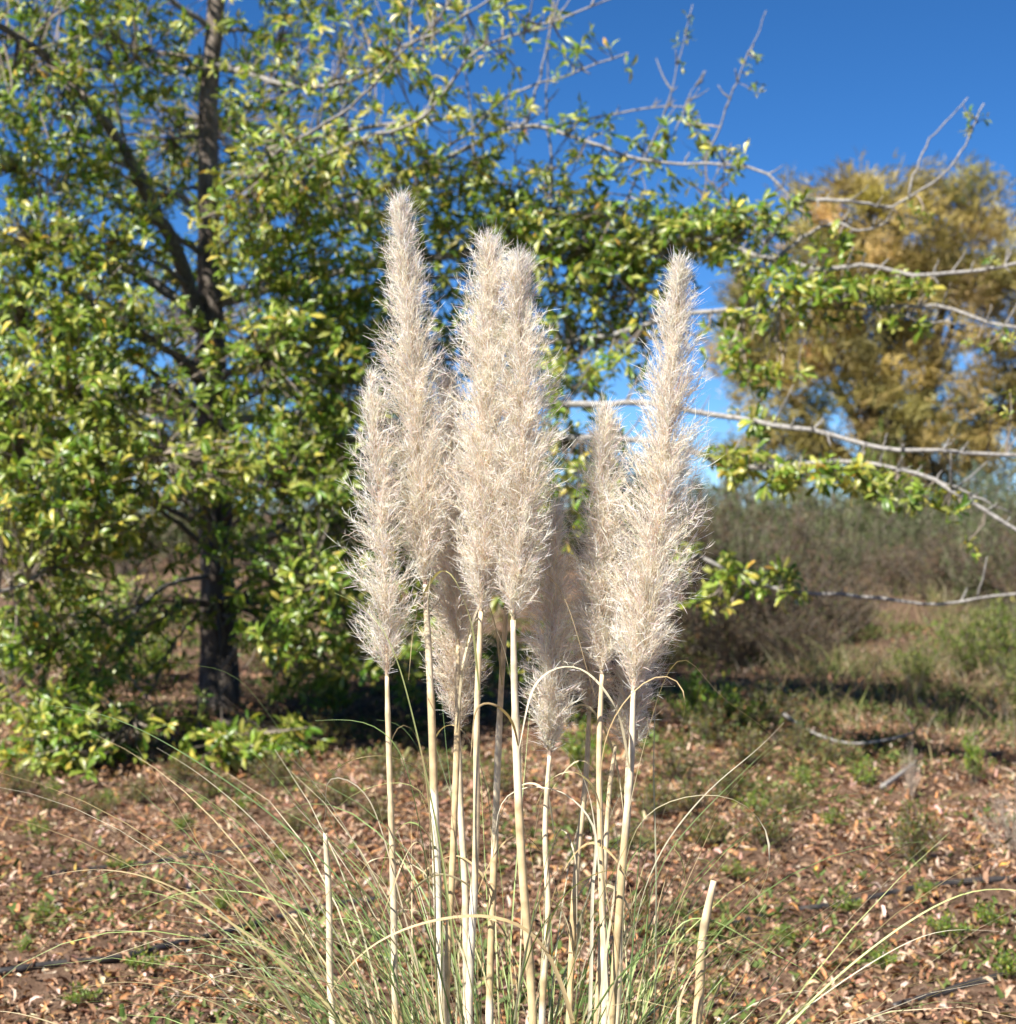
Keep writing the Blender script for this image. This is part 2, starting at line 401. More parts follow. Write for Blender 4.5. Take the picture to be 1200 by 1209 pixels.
# upright water shoots against the sky
for k, (seq, r0) in enumerate([([(650, 245, 9.8), (652, 190, 9.75), (645, 130, 9.7), (648, 60, 9.65), (655, -20, 9.6)], .010),
                               ([(622, 150, 9.7), (636, 95, 9.7), (648, 40, 9.7), (660, -30, 9.7)], .009),
                               ([(600, 290, 9.9), (603, 225, 9.85), (612, 165, 9.8), (622, 140, 9.8)], .011),
                               ([(560, 190, 9.8), (556, 130, 9.8), (548, 60, 9.8), (545, -20, 9.8)], .008),
                               ([(735, 245, 9.5), (765, 180, 9.5), (790, 120, 9.4), (803, 65, 9.4), (818, 5, 9.4)], .008),
                               ([(830, 190, 9.2), (850, 150, 9.15), (870, 95, 9.1), (888, 55, 9.1), (905, 12, 9.1)], .007),
                               ([(770, 190, 9.4), (800, 150, 9.4), (815, 110, 9.4), (832, 95, 9.4)], .006),
                               ([(800, 285, 9.4), (835, 225, 9.3), (862, 180, 9.2)], .007)]):
    limb(pl(seq), r0, .0025, 1.0, sd=40 + k, n=18, spurs=[(.3, 1, 5)])

# foliage: (px, py, depth, rx, ry, rz in metres, rosettes, yellowness, own limb?)
LOBES = [
    (20, 70, 9.3, .50, .7, .34, 85, .2, 0), (90, 40, 9.6, .45, .7, .28, 70, .2, 0), (60, 140, 9.3, .38, .6, .26, 55, .1, 0), (175, 60, 10.0, .45, .8, .28, 75, .4, 1),
    (235, 85, 10.4, .42, .7, .26, 60, .5, 0), (330, 45, 10.6, .50, .7, .26, 50, .6, 1), (410, 30, 10.0, .40, .5, .26, 26, .6, 0), (330, 120, 10.0, .45, .6, .22, 50, .4, 0),
    (205, 165, 10.8, .55, .7, .26, 80, .3, 1), (120, 215, 9.8, .50, .7, .22, 70, .5, 0), (20, 200, 9.6, .40, .6, .20, 42, .5, 1), (200, 230, 10.6, .50, .7, .22, 60, .2, 1),
    (330, 195, 9.2, .32, .5, .18, 46, .6, 0), (370, 230, 9.4, .42, .5, .22, 60, .5, 0), (300, 265, 9.6, .36, .5, .24, 64, .8, 0), (420, 190, 9.5, .40, .5, .18, 40, .6, 0),
    (40, 285, 9.3, .50, .7, .24, 90, .6, 1), (130, 290, 9.6, .48, .7, .24, 85, .5, 1), (220, 320, 10.8, .48, .7, .24, 60, .1, 0), (330, 330, 10.0, .46, .6, .26, 80, .3, 1),
    (400, 300, 9.8, .42, .5, .24, 60, .4, 0), (30, 380, 9.2, .50, .7, .26, 90, .5, 1), (110, 370, 9.2, .46, .7, .22, 80, .5, 1), (170, 400, 9.4, .42, .6, .24, 70, .2, 1),
    (370, 400, 9.9, .46, .6, .24, 80, .2, 0), (310, 420, 9.6, .36, .6, .20, 52, .4, 1), (440, 370, 10.0, .40, .5, .24, 60, .3, 0), (20, 455, 8.9, .46, .7, .22, 80, .8, 1),
    (90, 470, 9.0, .50, .7, .22, 88, .6, 1), (170, 465, 9.2, .42, .6, .20, 66, .1, 1), (330, 500, 9.7, .42, .6, .22, 70, .2, 0), (410, 480, 9.9, .44, .6, .26, 76, .3, 0),
    (190, 535, 8.8, .46, .6, .20, 84, .6, 1), (110, 545, 8.9, .46, .7, .20, 84, .5, 1), (30, 545, 8.7, .46, .7, .22, 80, .6, 1), (240, 560, 9.2, .34, .5, .18, 52, .7, 0),
    (340, 570, 9.5, .44, .6, .20, 70, .2, 1), (420, 560, 9.8, .40, .6, .24, 66, .2, 0), (120, 610, 8.8, .46, .5, .17, 78, .7, 0), (50, 615, 8.5, .42, .6, .18, 70, .7, 0),
    (190, 640, 9.2, .40, .5, .15, 52, .2, 0), (370, 650, 9.6, .48, .6, .20, 70, .2, 0), (330, 700, 9.7, .34, .5, .16, 40, .2, 0), (420, 700, 9.8, .36, .5, .18, 46, .1, 0),
    (70, 680, 8.6, .34, .4, .14, 46, .8, 0), (25, 740, 8.8, .32, .4, .14, 32, .2, 0), (150, 745, 9.4, .32, .4, .13, 26, .2, 0), (180, 790, 9.3, .30, .4, .12, 24, .1, 0),
    (100, 810, 8.8, .28, .4, .16, 40, .2, 1), (80, 870, 8.4, .22, .3, .20, 46, .4, 0), (95, 915, 8.2, .14, .25, .11, 22, .7, 0), (160, 850, 8.6, .24, .3, .14, 30, .2, 1),
    (210, 850, 8.8, .20, .3, .12, 22, .2, 0), (262, 880, 8.5, .20, .3, .12, 34, .7, 1), (300, 895, 8.4, .14, .25, .08, 16, .7, 0), (20, 840, 8.7, .20, .3, .12, 16, .1, 0),
    (385, 780, 9.9, .30, .4, .14, 22, .1, 1), (345, 810, 9.7, .22, .3, .10, 10, .1, 0), (470, 620, 10.1, .46, .5, .28, 66, .1, 1), (490, 720, 10.0, .34, .4, .22, 40, .3, 1),
    (380, 910, 8.5, .10, .2, .06, 6, .8, 0),
    (380, 690, 9.0, .40, .5, .17, 50, .2, 1), (450, 760, 9.2, .36, .4, .18, 40, .2, 1), (350, 760, 9.2, .34, .4, .14, 34, .1, 1), (60, 770, 8.8, .40, .5, .16, 46, .2, 1),
    (200, 720, 10.2, .5, .5, .16, 40, .1, 1), (320, 740, 11.2, .6, .5, .2, 60, .1, 1), (130, 720, 11.2, .6, .5, .2, 60, .1, 1), (460, 680, 10.8, .5, .5, .25, 60, .1, 1),
    (130, 880, 8.5, .26, .3, .16, 40, .3, 0), (50, 900, 8.4, .2, .3, .14, 26, .3, 0), (330, 870, 8.8, .2, .3, .1, 18, .4, 0), (520, 800, 10.4, .4, .4, .2, 34, .1, 1), (640, 780, 10.2, .3, .4, .2, 24, .4, 1),
    # the band of foliage carried to the right behind the plumes
    (470, 250, 10.2, .42, .6, .22, 60, .4, 0), (520, 300, 10.2, .44, .6, .24, 66, .3, 0), (500, 400, 10.2, .44, .6, .28, 66, .2, 0), (560, 240, 10.1, .38, .5, .17, 46, .6, 0),
    (610, 275, 10.0, .42, .6, .20, 66, .5, 0), (680, 270, 9.8, .42, .6, .17, 66, .5, 0), (740, 285, 9.7, .40, .5, .17, 62, .6, 0), (800, 268, 9.5, .34, .5, .15, 52, .4, 0),
    (855, 275, 9.3, .30, .4, .14, 42, .3, 0), (690, 325, 9.8, .40, .5, .16, 54, .5, 0), (750, 330, 9.7, .34, .5, .14, 40, .4, 0), (670, 385, 9.8, .34, .5, .17, 40, .6, 0),
    (740, 385, 9.7, .30, .5, .14, 28, .5, 0), (590, 400, 10.0, .40, .5, .28, 46, .3, 0), (660, 450, 9.3, .30, .5, .16, 30, .6, 0), (720, 440, 9.4, .28, .5, .13, 20, .5, 0),
    (665, 530, 9.0, .28, .5, .18, 34, .7, 0), (655, 600, 9.2, .26, .5, .20, 28, .5, 0), (590, 560, 9.7, .4, .5, .36, 36, .3, 1), (570, 680, 9.6, .34, .4, .26, 26, .3, 1),
    (720, 560, 8.9, .3, .5, .2, 20, .5, 0), (890, 265, 9.1, .20, .3, .11, 18, .5, 0),
    # sparse sprays on the top limbs
    (450, 75, 9.5, .34, .4, .20, 22, .6, 0), (500, 110, 9.3, .34, .4, .20, 24, .7, 0), (520, 165, 9.6, .34, .4, .14, 22, .7, 0), (600, 140, 9.7, .22, .3, .13, 18, .7, 0),
    (540, 210, 9.9, .34, .4, .14, 22, .6, 0), (470, 20, 9.5, .30, .4, .16, 18, .6, 0), (570, 60, 9.2, .30, .4, .16, 13, .6, 0), (640, 40, 9.2, .32, .4, .14, 9, .5, 0),
    (680, 80, 9.5, .26, .3, .10, 7, .5, 0), (730, 190, 9.4, .40, .4, .18, 20, .6, 0), (790, 150, 9.4, .24, .3, .14, 11, .5, 0), (640, 215, 9.8, .34, .4, .12, 22, .6, 0),
    (700, 150, 9.6, .30, .3, .08, 8, .6, 0), (850, 195, 9.2, .24, .3, .14, 10, .5, 0), (890, 70, 9.1, .10, .1, .16, 5, .3, 0), (812, 45, 9.4, .06, .1, .14, 4, .4, 0),
    (1150, 145, 8.7, .06, .1, .08, 5, .0, 0), (560, 10, 8.8, .30, .3, .10, 9, .6, 0),
    # hanging from the long right-hand limbs
    (900, 320, 9.0, .18, .2, .09, 15, .5, 0), (960, 345, 8.8, .26, .2, .09, 26, .6, 0), (1020, 340, 8.75, .22, .2, .08, 20, .6, 0), (1075, 342, 8.7, .14, .2, .05, 7, .5, 0),
    (940, 245, 8.9, .12, .15, .06, 6, .4, 0), (985, 290, 8.9, .14, .15, .05, 8, .6, 0), (1080, 250, 8.75, .10, .1, .04, 4, .7, 0), (1170, 305, 8.5, .10, .1, .03, 3, .8, 0),
    (870, 385, 9.0, .20, .2, .07, 9, .7, 0), (950, 378, 8.9, .26, .2, .05, 10, .9, 0), (1060, 385, 8.75, .22, .2, .05, 7, .9, 0), (1180, 400, 8.5, .14, .1, .05, 5, .9, 0),
    (880, 430, 8.8, .16, .3, .12, 10, .1, 0), (920, 440, 8.8, .14, .3, .07, 7, .5, 0), (880, 500, 8.4, .14, .2, .05, 6, .2, 0), (860, 540, 8.3, .18, .2, .05, 12, .9, 0),
    (910, 558, 8.2, .20, .2, .06, 18, .9, 0), (965, 560, 8.1, .20, .2, .06, 18, .95, 0), (1020, 565, 8.0, .18, .2, .05, 13, .8, 0), (1070, 585, 7.9, .12, .15, .06, 8, .7, 0),
    (1130, 600, 7.8, .12, .1, .06, 7, .9, 0), (1145, 645, 7.75, .03, .05, .06, 3, .8, 0), (835, 665, 8.9, .16, .2, .08, 14, .5, 0), (880, 685, 8.8, .20, .2, .08, 16, .6, 0),
    (930, 698, 8.7, .14, .2, .06, 9, .7, 0), (835, 710, 8.8, .10, .2, .06, 6, .9, 0), (1190, 470, 7.9, .1, .2, .1, 4, .6, 0),
    # above the frame and round the back of the crown
    (240, -60, 10.4, .8, .9, .40, 130, .3, 1), (60, -60, 9.8, .7, .9, .35, 110, .3, 1), (400, -70, 10.2, .7, .8, .35, 70, .5, 1), (260, -200, 10.5, .8, .9, .40, 120, .3, 1),
    (120, -180, 10.2, .6, .8, .35, 80, .3, 1), (400, -200, 10.6, .5, .8, .35, 60, .4, 1), (262, -360, 10.5, .6, .7, .4, 90, .3, 1), (264, -520, 10.5, .4, .5, .4, 60, .3, 1),
    (-90, 120, 9.6, .5, .8, .4, 70, .3, 1), (-90, 330, 9.4, .5, .8, .4, 80, .4, 1), (-90, 520, 9.0, .5, .8, .35, 80, .5, 1), (250, 150, 12.0, 1.1, .6, .5, 110, .2, 1),
    (250, 380, 12.2, 1.2, .6, .5, 130, .2, 1), (270, 560, 12.0, 1.0, .6, .35, 90, .2, 1), (120, 480, 11.6, .8, .6, .5, 80, .2, 1), (400, 450, 11.8, .9, .6, .5, 80, .2, 1),
]
pos_l, ax_l, yel_l, sc_l = [], [], [], []
for li, (px, py, d, rx, ry, rz, n, yel, own) in enumerate(LOBES):
    c = P(px, py, d)
    if own:
        hd = math.hypot(c[0] - tp[0][0], c[1] - TR_D)
        b, br = trunk_at(max(0.75, c[2] - 0.30 * hd + 0.1))
        mid = b * .5 + c * .5 + np.array([0, 0, .06 * hd])
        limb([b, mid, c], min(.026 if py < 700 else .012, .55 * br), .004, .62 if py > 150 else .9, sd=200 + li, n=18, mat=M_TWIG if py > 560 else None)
    r = np.random.default_rng(900 + li)
    lsc = .55 if n <= 5 else 1.0
    n = int(n * ((1.4 if py < 260 else 1.75) if n > 24 else 1.25))
    u = nrm(r.normal(size=(n, 3))) * (r.random((n, 1)) ** 0.45)
    p = c + u * np.array([rx, ry, rz]) * 1.08
    keep = p[:, 2] > gz(p[:, 0], p[:, 1]) + .06
    # the heart of the crown, round the trunk, is bare
    tx = np.interp(p[:, 2], tp[:, 2], tp[:, 0])
    core = np.exp(-((p[:, 0] - tx) / .20) ** 2) * np.where(p[:, 1] < TR_D + .2, 1, .4)
    keep &= r.random(n) > core * .85
    p, u = p[keep], u[keep]; n = len(p)
    pos_l.append(p); ax_l.append(nrm(u * np.array([1.2, 1.2, .6]) + r.normal(size=(n, 3)) * .45 + np.array([0, 0, .35])))
    yel_l.append(np.clip(r.normal(yel, .22, n), 0, 1)); sc_l.append(np.full(n, lsc))
pos, ax, yel = np.concatenate(pos_l), np.concatenate(ax_l), np.concatenate(yel_l)
LP = np.concatenate(limb_pts)
# twigs from every rosette back to the nearest limb
near = np.empty((len(pos), 3))
for i in range(0, len(pos), 500):
    dd = np.linalg.norm(pos[i:i + 500, None] - LP[None], axis=2)
    near[i:i + 500] = LP[dd.argmin(1)]
vec = near - pos; dist = np.linalg.norm(vec, axis=1, keepdims=True)
end = pos + vec * np.minimum(1, 0.75 / dist)
K = 4
q = np.linspace(0, 1, K)[None, :, None]
tw = pos[:, None] * (1 - q) + end[:, None] * q - ax[:, None] * (0.10 * np.sin(q * np.pi)) * np.minimum(dist[:, None], .6) + rng.normal(size=(len(pos), K, 3)) * .008 * np.sin(q * np.pi)
mbt = MB()
tdir = nrm(np.gradient(tw, axis=1))
wd = np.linspace(.0045, .010, K)[None] * np.ones((len(pos), 1))
tcol = np.repeat(rng.uniform(.7, 1.6, (len(pos), 1)), 3, 1)
sA = nrm(np.cross(tdir, rng.normal(size=(len(pos), 1, 3)) + np.zeros_like(tdir)))
ribbons(mbt, tw + OFF, wd, sA, tcol)
tag(mbt.build('twigs', M_TWIG, oak), kind='stuff')

nl = rng.integers(6, 11, len(pos))
idx = np.repeat(np.arange(len(pos)), nl); N = len(idx)
A = ax[idx]
side = nrm(np.cross(A, rng.normal(size=(N, 3))))
ang = np.radians(rng.uniform(25, 95, N))[:, None]
LX = nrm(A * np.cos(ang) + side * np.sin(ang) + np.array([0, 0, -.18]))
Lp = pos[idx] + A * rng.uniform(-.035, .012, (N, 1)) + LX * .004
Ll = rng.uniform(.036, .084, N) * np.concatenate(sc_l)[idx]; Lw = Ll * rng.uniform(.36, .5, N)
Zr = nrm(A + rng.normal(size=(N, 3)) * .42 + .75 * np.array(sdir))
ybase = yel[idx]
ca = pick(N, OAK_PAL, OAK_W); cb = pick(N, OAK_PAL, OAK_YEL)
Lc = np.where((rng.random(N) < ybase)[:, None], cb, ca)
# leaves that show largest stand singly; the rest of the crown is one part
pxv = Lp[:, 0] / Lp[:, 1] * F + CX; pyv = CY - (Lp[:, 2] - H) / Lp[:, 1] * F
inview = (pxv > 0) & (pxv < 1200) & (pyv > 0) & (pyv < 1209) & ~((pxv > 410) & (pxv < 830) & (pyv > 240))
score = np.where(inview, Ll / Lp[:, 1], 0)
single = np.zeros(N, bool); single[np.argsort(-score)[:290]] = True
mbl = MB(); m_ = ~single
fr = m_ & (Lp[:, 1] < 9.0); bk = m_ & (Lp[:, 1] >= 9.0)
leaves(mbl, Lp[fr] + OFF, LX[fr], Zr[fr], Ll[fr], Lw[fr], Lc[fr])
leaves(mbl, Lp[bk] + OFF, LX[bk], Zr[bk], Ll[bk], Lw[bk], Lc[bk], (LEAF3_V, LEAF3_F))
tag(mbl.build('crown', M_LEAF, oak), kind='stuff')
leaf_me = []
for k, cc in enumerate(OAK_PAL[:5]):
    b = MB(); b.add(LEAF_V, LEAF_F, np.array(cc)); leaf_me.append(b.mesh('leaf', M_LEAF))
from mathutils import Matrix
palv = np.array(OAK_PAL[:5])
for i in np.nonzero(single)[0]:
    X = LX[i]; Y = nrm(np.cross(Zr[i], X)); Z = np.cross(X, Y)
    k = int(np.argmin(((palv - Lc[i]) ** 2).sum(1)))
    o = link('leaf', leaf_me[k], oak)
    M = Matrix(np.column_stack([X * Ll[i], Y * Lw[i], Z * Ll[i]]).tolist()).to_4x4()
    M.translation = Vector(Lp[i] + OFF); o.matrix_local = M

# ------------------------------------------------------------------ far feathery trees
def feathery(name, label, px, d, crowns, pal, wts, trunk_r, n_mul=1.0, sd=1, group=None, wmul=1.0):
    """fine, needle-like foliage in plumes; crowns = (px, py, depth offset, rx, ry, rz, n)"""
    r = np.random.default_rng(sd)
    b = P(px, 640, d); b[2] = gz(b[0], b[1])
    root = thing(name, label, 'tree', b, group)
    top = max(c[1] * -1 for c in crowns)
    mt = MB(); hts = []
    for (cx, cy, dd, rx, ry, rz, n) in crowns:
        c = P(cx, cy, d + dd) - b
        mid = np.array([c[0] * .35, c[1] * .35, c[2] * .45])
        path = spline([np.array([0, 0, -.1]), mid, c], 14)
        path[1:] += r.normal(size=(13, 3)) * .03
        tube(mt, path, np.linspace(trunk_r, .02, 14), np.full(3, 1.0), 6, .08, sd)
    mt.build('trunk', M_TRUNK, root)
    mf = MB()
    for (cx, cy, dd, rx, ry, rz, n) in crowns:
        c = P(cx, cy, d + dd) - b
        n = int(n * n_mul * 1.45)
        nc = max(6, n // 26)
        uc = nrm(r.normal(size=(nc, 3))) * r.random((nc, 1)) ** .4 * (1 + .14 * r.normal(size=(nc, 1)))
        ci = r.integers(0, nc, n); u = uc[ci]
        p = c + u * np.array([rx, ry, rz]) + r.normal(size=(n, 3)) * (np.array([.20, .20, .15]) * r.uniform(.6, 1.4, (nc, 1)))[ci]
        ccol = pick(nc, pal, wts, .16, r)
        m = 8
        dirs = nrm(u * np.array([.9, .9, .5]) + np.array([0, 0, .55]) + r.normal(size=(n, 3)) * .3)
        i = np.repeat(np.arange(n), m); k = len(i)
        D = nrm(dirs[i] + r.normal(size=(k, 3)) * .42)
        L = r.uniform(.10, .30, k)[:, None]
        s0 = p[i] + r.normal(size=(k, 3)) * .06
        t = np.linspace(0, 1, 3)[None, :, None]
        cl = s0[:, None] + D[:, None] * L[:, None] * t - np.array([0, 0, 1]) * (.28 * L[:, None] * t ** 2)
        w = np.array([1, .8, .15])[None] * r.uniform(.015, .030, (k, 1)) * wmul
        cc = ccol[ci][i] * (1 + .13 * r.normal(size=(k, 1)))
        ribbons(mf, cl, w, np.cross(D, r.normal(size=(k, 3)))[:, None], np.clip(cc, .01, .8))
    tag(mf.build('crown', M_FAR, root), kind='stuff')
    return root
GOLD = [(.37, .30, .10), (.30, .24, .085), (.19, .175, .065), (.48, .38, .15)]
feathery('feathery_tree', 'wide golden olive feathery tree behind the grey shrubs against blue sky', 1060, 30,
         [(1040, 330, 0, 2.0, 1.8, 1.35, 1200), (950, 380, .5, 1.4, 1.4, 1.3, 620), (1140, 320, .3, 1.7, 1.6, 1.3, 800), (1010, 470, -.3, 1.7, 1.4, 1.1, 620),
          (1120, 480, -.5, 1.5, 1.4, 1.2, 420), (900, 440, .8, .8, 1.0, 1.2, 220), (1030, 260, .2, 1.1, 1.1, .7, 330), (1090, 560, 0, 1.6, 1.2, .9, 300), (940, 520, .4, 1.2, 1.0, .9, 330), (1180, 470, .2, 1.0, 1.2, 1.2, 300), (980, 240, .2, .35, .4, .45, 40), (1150, 235, .4, .8, .5, .45, 90)],
         GOLD, [.35, .3, .2, .15], .16, sd=5)
feathery('feathery_tree', 'golden brown feathery tree partly cut off beyond the wide one', 1260, 33,
         [(1260, 330, 0, 1.7, 1.6, 1.9, 900), (1230, 480, 0, 1.2, 1.3, 1.3, 500), (1320, 470, .5, 1.6, 1.4, 1.6, 400)],
         GOLD, [.3, .35, .25, .1], .16, sd=6)
BROWNISH = [(.12, .10, .055), (.17, .13, .07), (.09, .10, .045), (.22, .18, .11)]
feathery('feathery_tree', 'brown green thicket tree standing behind the dark trunk', 160, 27,
         [(60, 540, 0, 1.3, 1.2, 1.0, 420), (170, 500, 0, 1.4, 1.2, 1.2, 480), (330, 540, .5, 1.4, 1.2, 1.0, 420), (-60, 500, 0, 1.2, 1.1, 1.2, 320)],
         BROWNISH, [.3, .3, .2, .2], .10, sd=7)
feathery('feathery_tree', 'low green brown thicket tree hidden behind the cream plumes', 560, 28,
         [(470, 560, 0, 1.3, 1.2, .9, 380), (600, 580, 0, 1.3, 1.2, .7, 340), (720, 590, 0, 1.0, 1.0, .6, 240)],
         BROWNISH, [.25, .3, .3, .15], .10, sd=8)

# ------------------------------------------------------------------ shrubs and low plants
def shrub_meshes(sd, n_stem, hgt, spread, leaf_n, leaf_len, leaf_w, pal, wts, stem_r, fork=3, stem_col=1.0, up=.5):
    """a shrub one metre tall: forked stems and foliage along them"""
    r = np.random.default_rng(sd)
    ms, mf = MB(), MB()
    pts, dirs = [], []
    for s in range(n_stem):
        az = r.uniform(0, 2 * np.pi); tilt = r.uniform(.05, 1) * spread
        e = np.array([math.cos(az) * tilt, math.sin(az) * tilt, hgt * r.uniform(.6, 1.05) * (1 - .3 * (tilt / max(spread, .01)) ** 2)])
        b = np.array([math.cos(az), math.sin(az), 0]) * r.uniform(0, .12)
        mid = b * .55 + e * .45 + r.normal(size=3) * .06
        c = spline([b - np.array([0, 0, .05]), mid, e], 8)
        tube(ms, c, np.linspace(stem_r, stem_r * .35, 8), np.full(3, stem_col * r.uniform(.7, 1.3)), 4)
        pts.append(c[2:]); dirs.append(np.gradient(c, axis=0)[2:])
        for k in range(fork):
            i = r.integers(2, 7); L = r.uniform(.12, .34)
            dd = nrm(nrm(c[i] - c[i - 1]) + r.normal(size=3) * .6 + np.array([0, 0, .2]))
            c2 = c[i] + dd * L * np.linspace(0, 1, 5)[:, None] + r.normal(size=(5, 3)) * .012
            tube(ms, c2, np.linspace(stem_r * .5, stem_r * .2, 5), np.full(3, stem_col * r.uniform(.7, 1.3)), 4)
            pts.append(c2[1:]); dirs.append(np.gradient(c2, axis=0)[1:])
    p = np.concatenate(pts); dd = nrm(np.concatenate(dirs))
    i = r.integers(0, len(p), leaf_n)
    X = nrm(dd[i] * .6 + r.normal(size=(leaf_n, 3)) * .7 + np.array([0, 0, up]))
    pp = p[i] + r.normal(size=(leaf_n, 3)) * .022
    L = leaf_len * r.uniform(.6, 1.3, leaf_n)
    leaves(mf, pp, X, nrm(r.normal(size=(leaf_n, 3)) + np.array([0, 0, 1.0])), L, L * leaf_w, pick(leaf_n, pal, wts, .2, r), (SMALL_V, SMALL_F) if leaf_len < .06 else (LITTER_V * np.array([1, 1, .5]), LITTER_F))
    return ms.mesh('stems', M_TWIG), mf.mesh('foliage', M_FAR if leaf_len < .06 else M_LEAF)

KINDS = {}
def kind(key, *variants):
    KINDS[key] = [shrub_meshes(**v) for v in variants]
SAGE = [(.11, .14, .06), (.17, .19, .10), (.08, .10, .035), (.21, .19, .12)]
DRY = [(.15, .095, .06), (.20, .135, .08), (.09, .065, .04), (.12, .14, .045)]
WEED = [(.10, .16, .025), (.15, .20, .04), (.20, .22, .06), (.30, .25, .09)]
SPRING = [(.12, .22, .02), (.18, .28, .035), (.28, .33, .06), (.38, .34, .05)]
RED = [(.12, .15, .03), (.20, .20, .05), (.25, .12, .04), (.15, .07, .03)]
BLUE = [(.10, .15, .09), (.15, .20, .13), (.20, .24, .17)]
kind('sage', *[dict(sd=20 + k, n_stem=34, hgt=1, spread=.75, leaf_n=2600, leaf_len=.045, leaf_w=.45, pal=SAGE, wts=[.3, .3, .25, .15], stem_r=.009, stem_col=.9) for k in range(3)])
kind('dry', *[dict(sd=30 + k, n_stem=60, hgt=1, spread=1.0, leaf_n=3000, leaf_len=.038, leaf_w=.5, pal=DRY, wts=[.3, .25, .25, .2], stem_r=.008, fork=6, stem_col=.7) for k in range(3)])
kind('green', *[dict(sd=40 + k, n_stem=26, hgt=1, spread=.7, leaf_n=1700, leaf_len=.055, leaf_w=.5, pal=WEED, wts=[.35, .3, .25, .1], stem_r=.008, stem_col=1.1) for k in range(2)])
kind('leafy', *[dict(sd=50 + k, n_stem=22, hgt=1, spread=.8, leaf_n=520, leaf_len=.13, leaf_w=.42, pal=SPRING, wts=[.35, .35, .2, .1], stem_r=.010, stem_col=1.2) for k in range(2)])
kind('red', dict(sd=60, n_stem=40, hgt=1, spread=1.1, leaf_n=1000, leaf_len=.085, leaf_w=.5, pal=RED, wts=[.4, .3, .2, .1], stem_r=.010, stem_col=.9))
kind('blue', dict(sd=64, n_stem=30, hgt=1, spread=.7, leaf_n=2400, leaf_len=.05, leaf_w=.4, pal=BLUE, wts=[.4, .4, .2], stem_r=.008))
kind('dead', dict(sd=66, n_stem=46, hgt=1, spread=.95, leaf_n=60, leaf_len=.05, leaf_w=.4, pal=DRY, wts=[1, 1, 1, 0], stem_r=.009, fork=5, stem_col=2.2))

def plant(key, name, label, cat, px, py, hpx, wide=1.0, group=None, v=0, d=None):
    if d is None: g = G(px, py)
    else:
        g = P(px, py, d); g[2] = gz(g[0], g[1])
    s = hpx / F * g[1]
    ms, mf = KINDS[key][v % len(KINDS[key])]
    root = thing(name, label, cat, g, group)
    root.rotation_euler[2] = random.uniform(0, 6.28)
    root.scale = (s * wide, s * wide, s)
    link('stems', ms, root); link('foliage', mf, root)
    return root

for k, (x, d, h) in enumerate([(830, 21, 125), (885, 22.5, 118), (940, 20.5, 108), (995, 22, 112), (1050, 23, 106), (1105, 21.5, 98), (1160, 23, 104), (1215, 22, 112), (1275, 23, 110),
                               (860, 27, 92), (915, 28, 88), (975, 27.5, 84), (1030, 28.5, 80), (1085, 27, 80), (1145, 28, 84), (1200, 27.5, 88),
                               (20, 24, 100), (90, 25, 96), (150, 23, 90), (210, 25, 100), (300, 24, 96), (370, 25, 100), (440, 23, 96), (520, 24, 100), (600, 23, 96), (690, 24, 100), (760, 22, 108)]):
    lab, grp = (('grey green shrub in the thicket behind the brown dry shrubs', 'grey green shrubs behind the brown dry shrubs') if k < 9 else
                ('distant grey green shrub under the golden feathery tree', 'grey green shrubs under the golden tree') if k < 16 else
                ('grey green shrub on the slope behind the dark trunk', 'grey green shrubs behind the dark trunk') if k < 23 else
                ('grey green shrub on the slope hidden behind the cream plumes', 'grey green shrubs behind the plumes'))
    plant('sage', 'grey_shrub', lab, 'shrub', x, 660, h * random.uniform(.92, 1.1), 1.05, grp, k, d)
for k, (x, y, h, w) in enumerate([(838, 778, 132, .85), (905, 774, 122, .95), (968, 764, 100, .9), (870, 786, 80, 1.1), (940, 786, 70, 1.1), (1010, 745, 60, 1.0)]):
    plant('dry', 'dry_shrub', 'dark brown twiggy shrub beside the bare path right of the plumes', 'shrub', x, y, h, w, 'brown shrubs beside the bare path', k)
for k, (x, y, h, w) in enumerate([(925, 700, 62, 1.0), (1000, 697, 66, 1.1), (1062, 702, 62, 1.1), (1120, 690, 60, 1.1), (1180, 694, 64, 1.0)]):
    plant('dry', 'dry_shrub', 'small brown dry shrub at the foot of the grey thicket', 'shrub', x, y, h, w, 'brown shrubs at the foot of the grey thicket', k + 1)
for k, (x, y, h, w) in enumerate([(1085, 812, 62, .9), (1135, 802, 78, .9), (1185, 800, 92, .9), (1225, 840, 80, .9), (1180, 755, 50, 1.1)]):
    plant('green', 'green_shrub', 'weedy green shrub in the patch below the low grey limb', 'shrub', x, y, h, w, 'weedy green shrubs right of the path', k)
for k, (x, y, h, w) in enumerate([(840, 728, 150, .6), (885, 735, 120, .75), (935, 722, 118, .7), (985, 716, 96, .8), (1110, 712, 92, .8), (1160, 722, 108, .75), (1215, 730, 120, .75), (1045, 690, 76, .9)]):
    plant(('dry', 'sage')[k % 2], 'mixed_shrub', ('brown', 'grey green')[k % 2] + ' tangled shrub in the bank below the golden feathery tree', 'shrub', x, y, h, w, ('brown', 'grey green')[k % 2] + ' tangled shrubs of the bank', k)
for k, (x, y, h, w) in enumerate([(30, 812, 70, 1.0), (110, 800, 64, 1.1), (185, 806, 60, 1.1), (325, 800, 64, 1.1), (450, 812, 60, 1.1), (520, 800, 60, 1.0), (600, 806, 60, 1.0), (780, 800, 60, 1.0)]):
    plant('red' if k % 2 else 'leafy', 'undergrowth_shrub', ('dark reddish' if k % 2 else 'deep green') + ' undergrowth shrub in the shade around the dark trunk', 'shrub', x, y, h, w, ('reddish' if k % 2 else 'green') + ' undergrowth around the trunk', k)
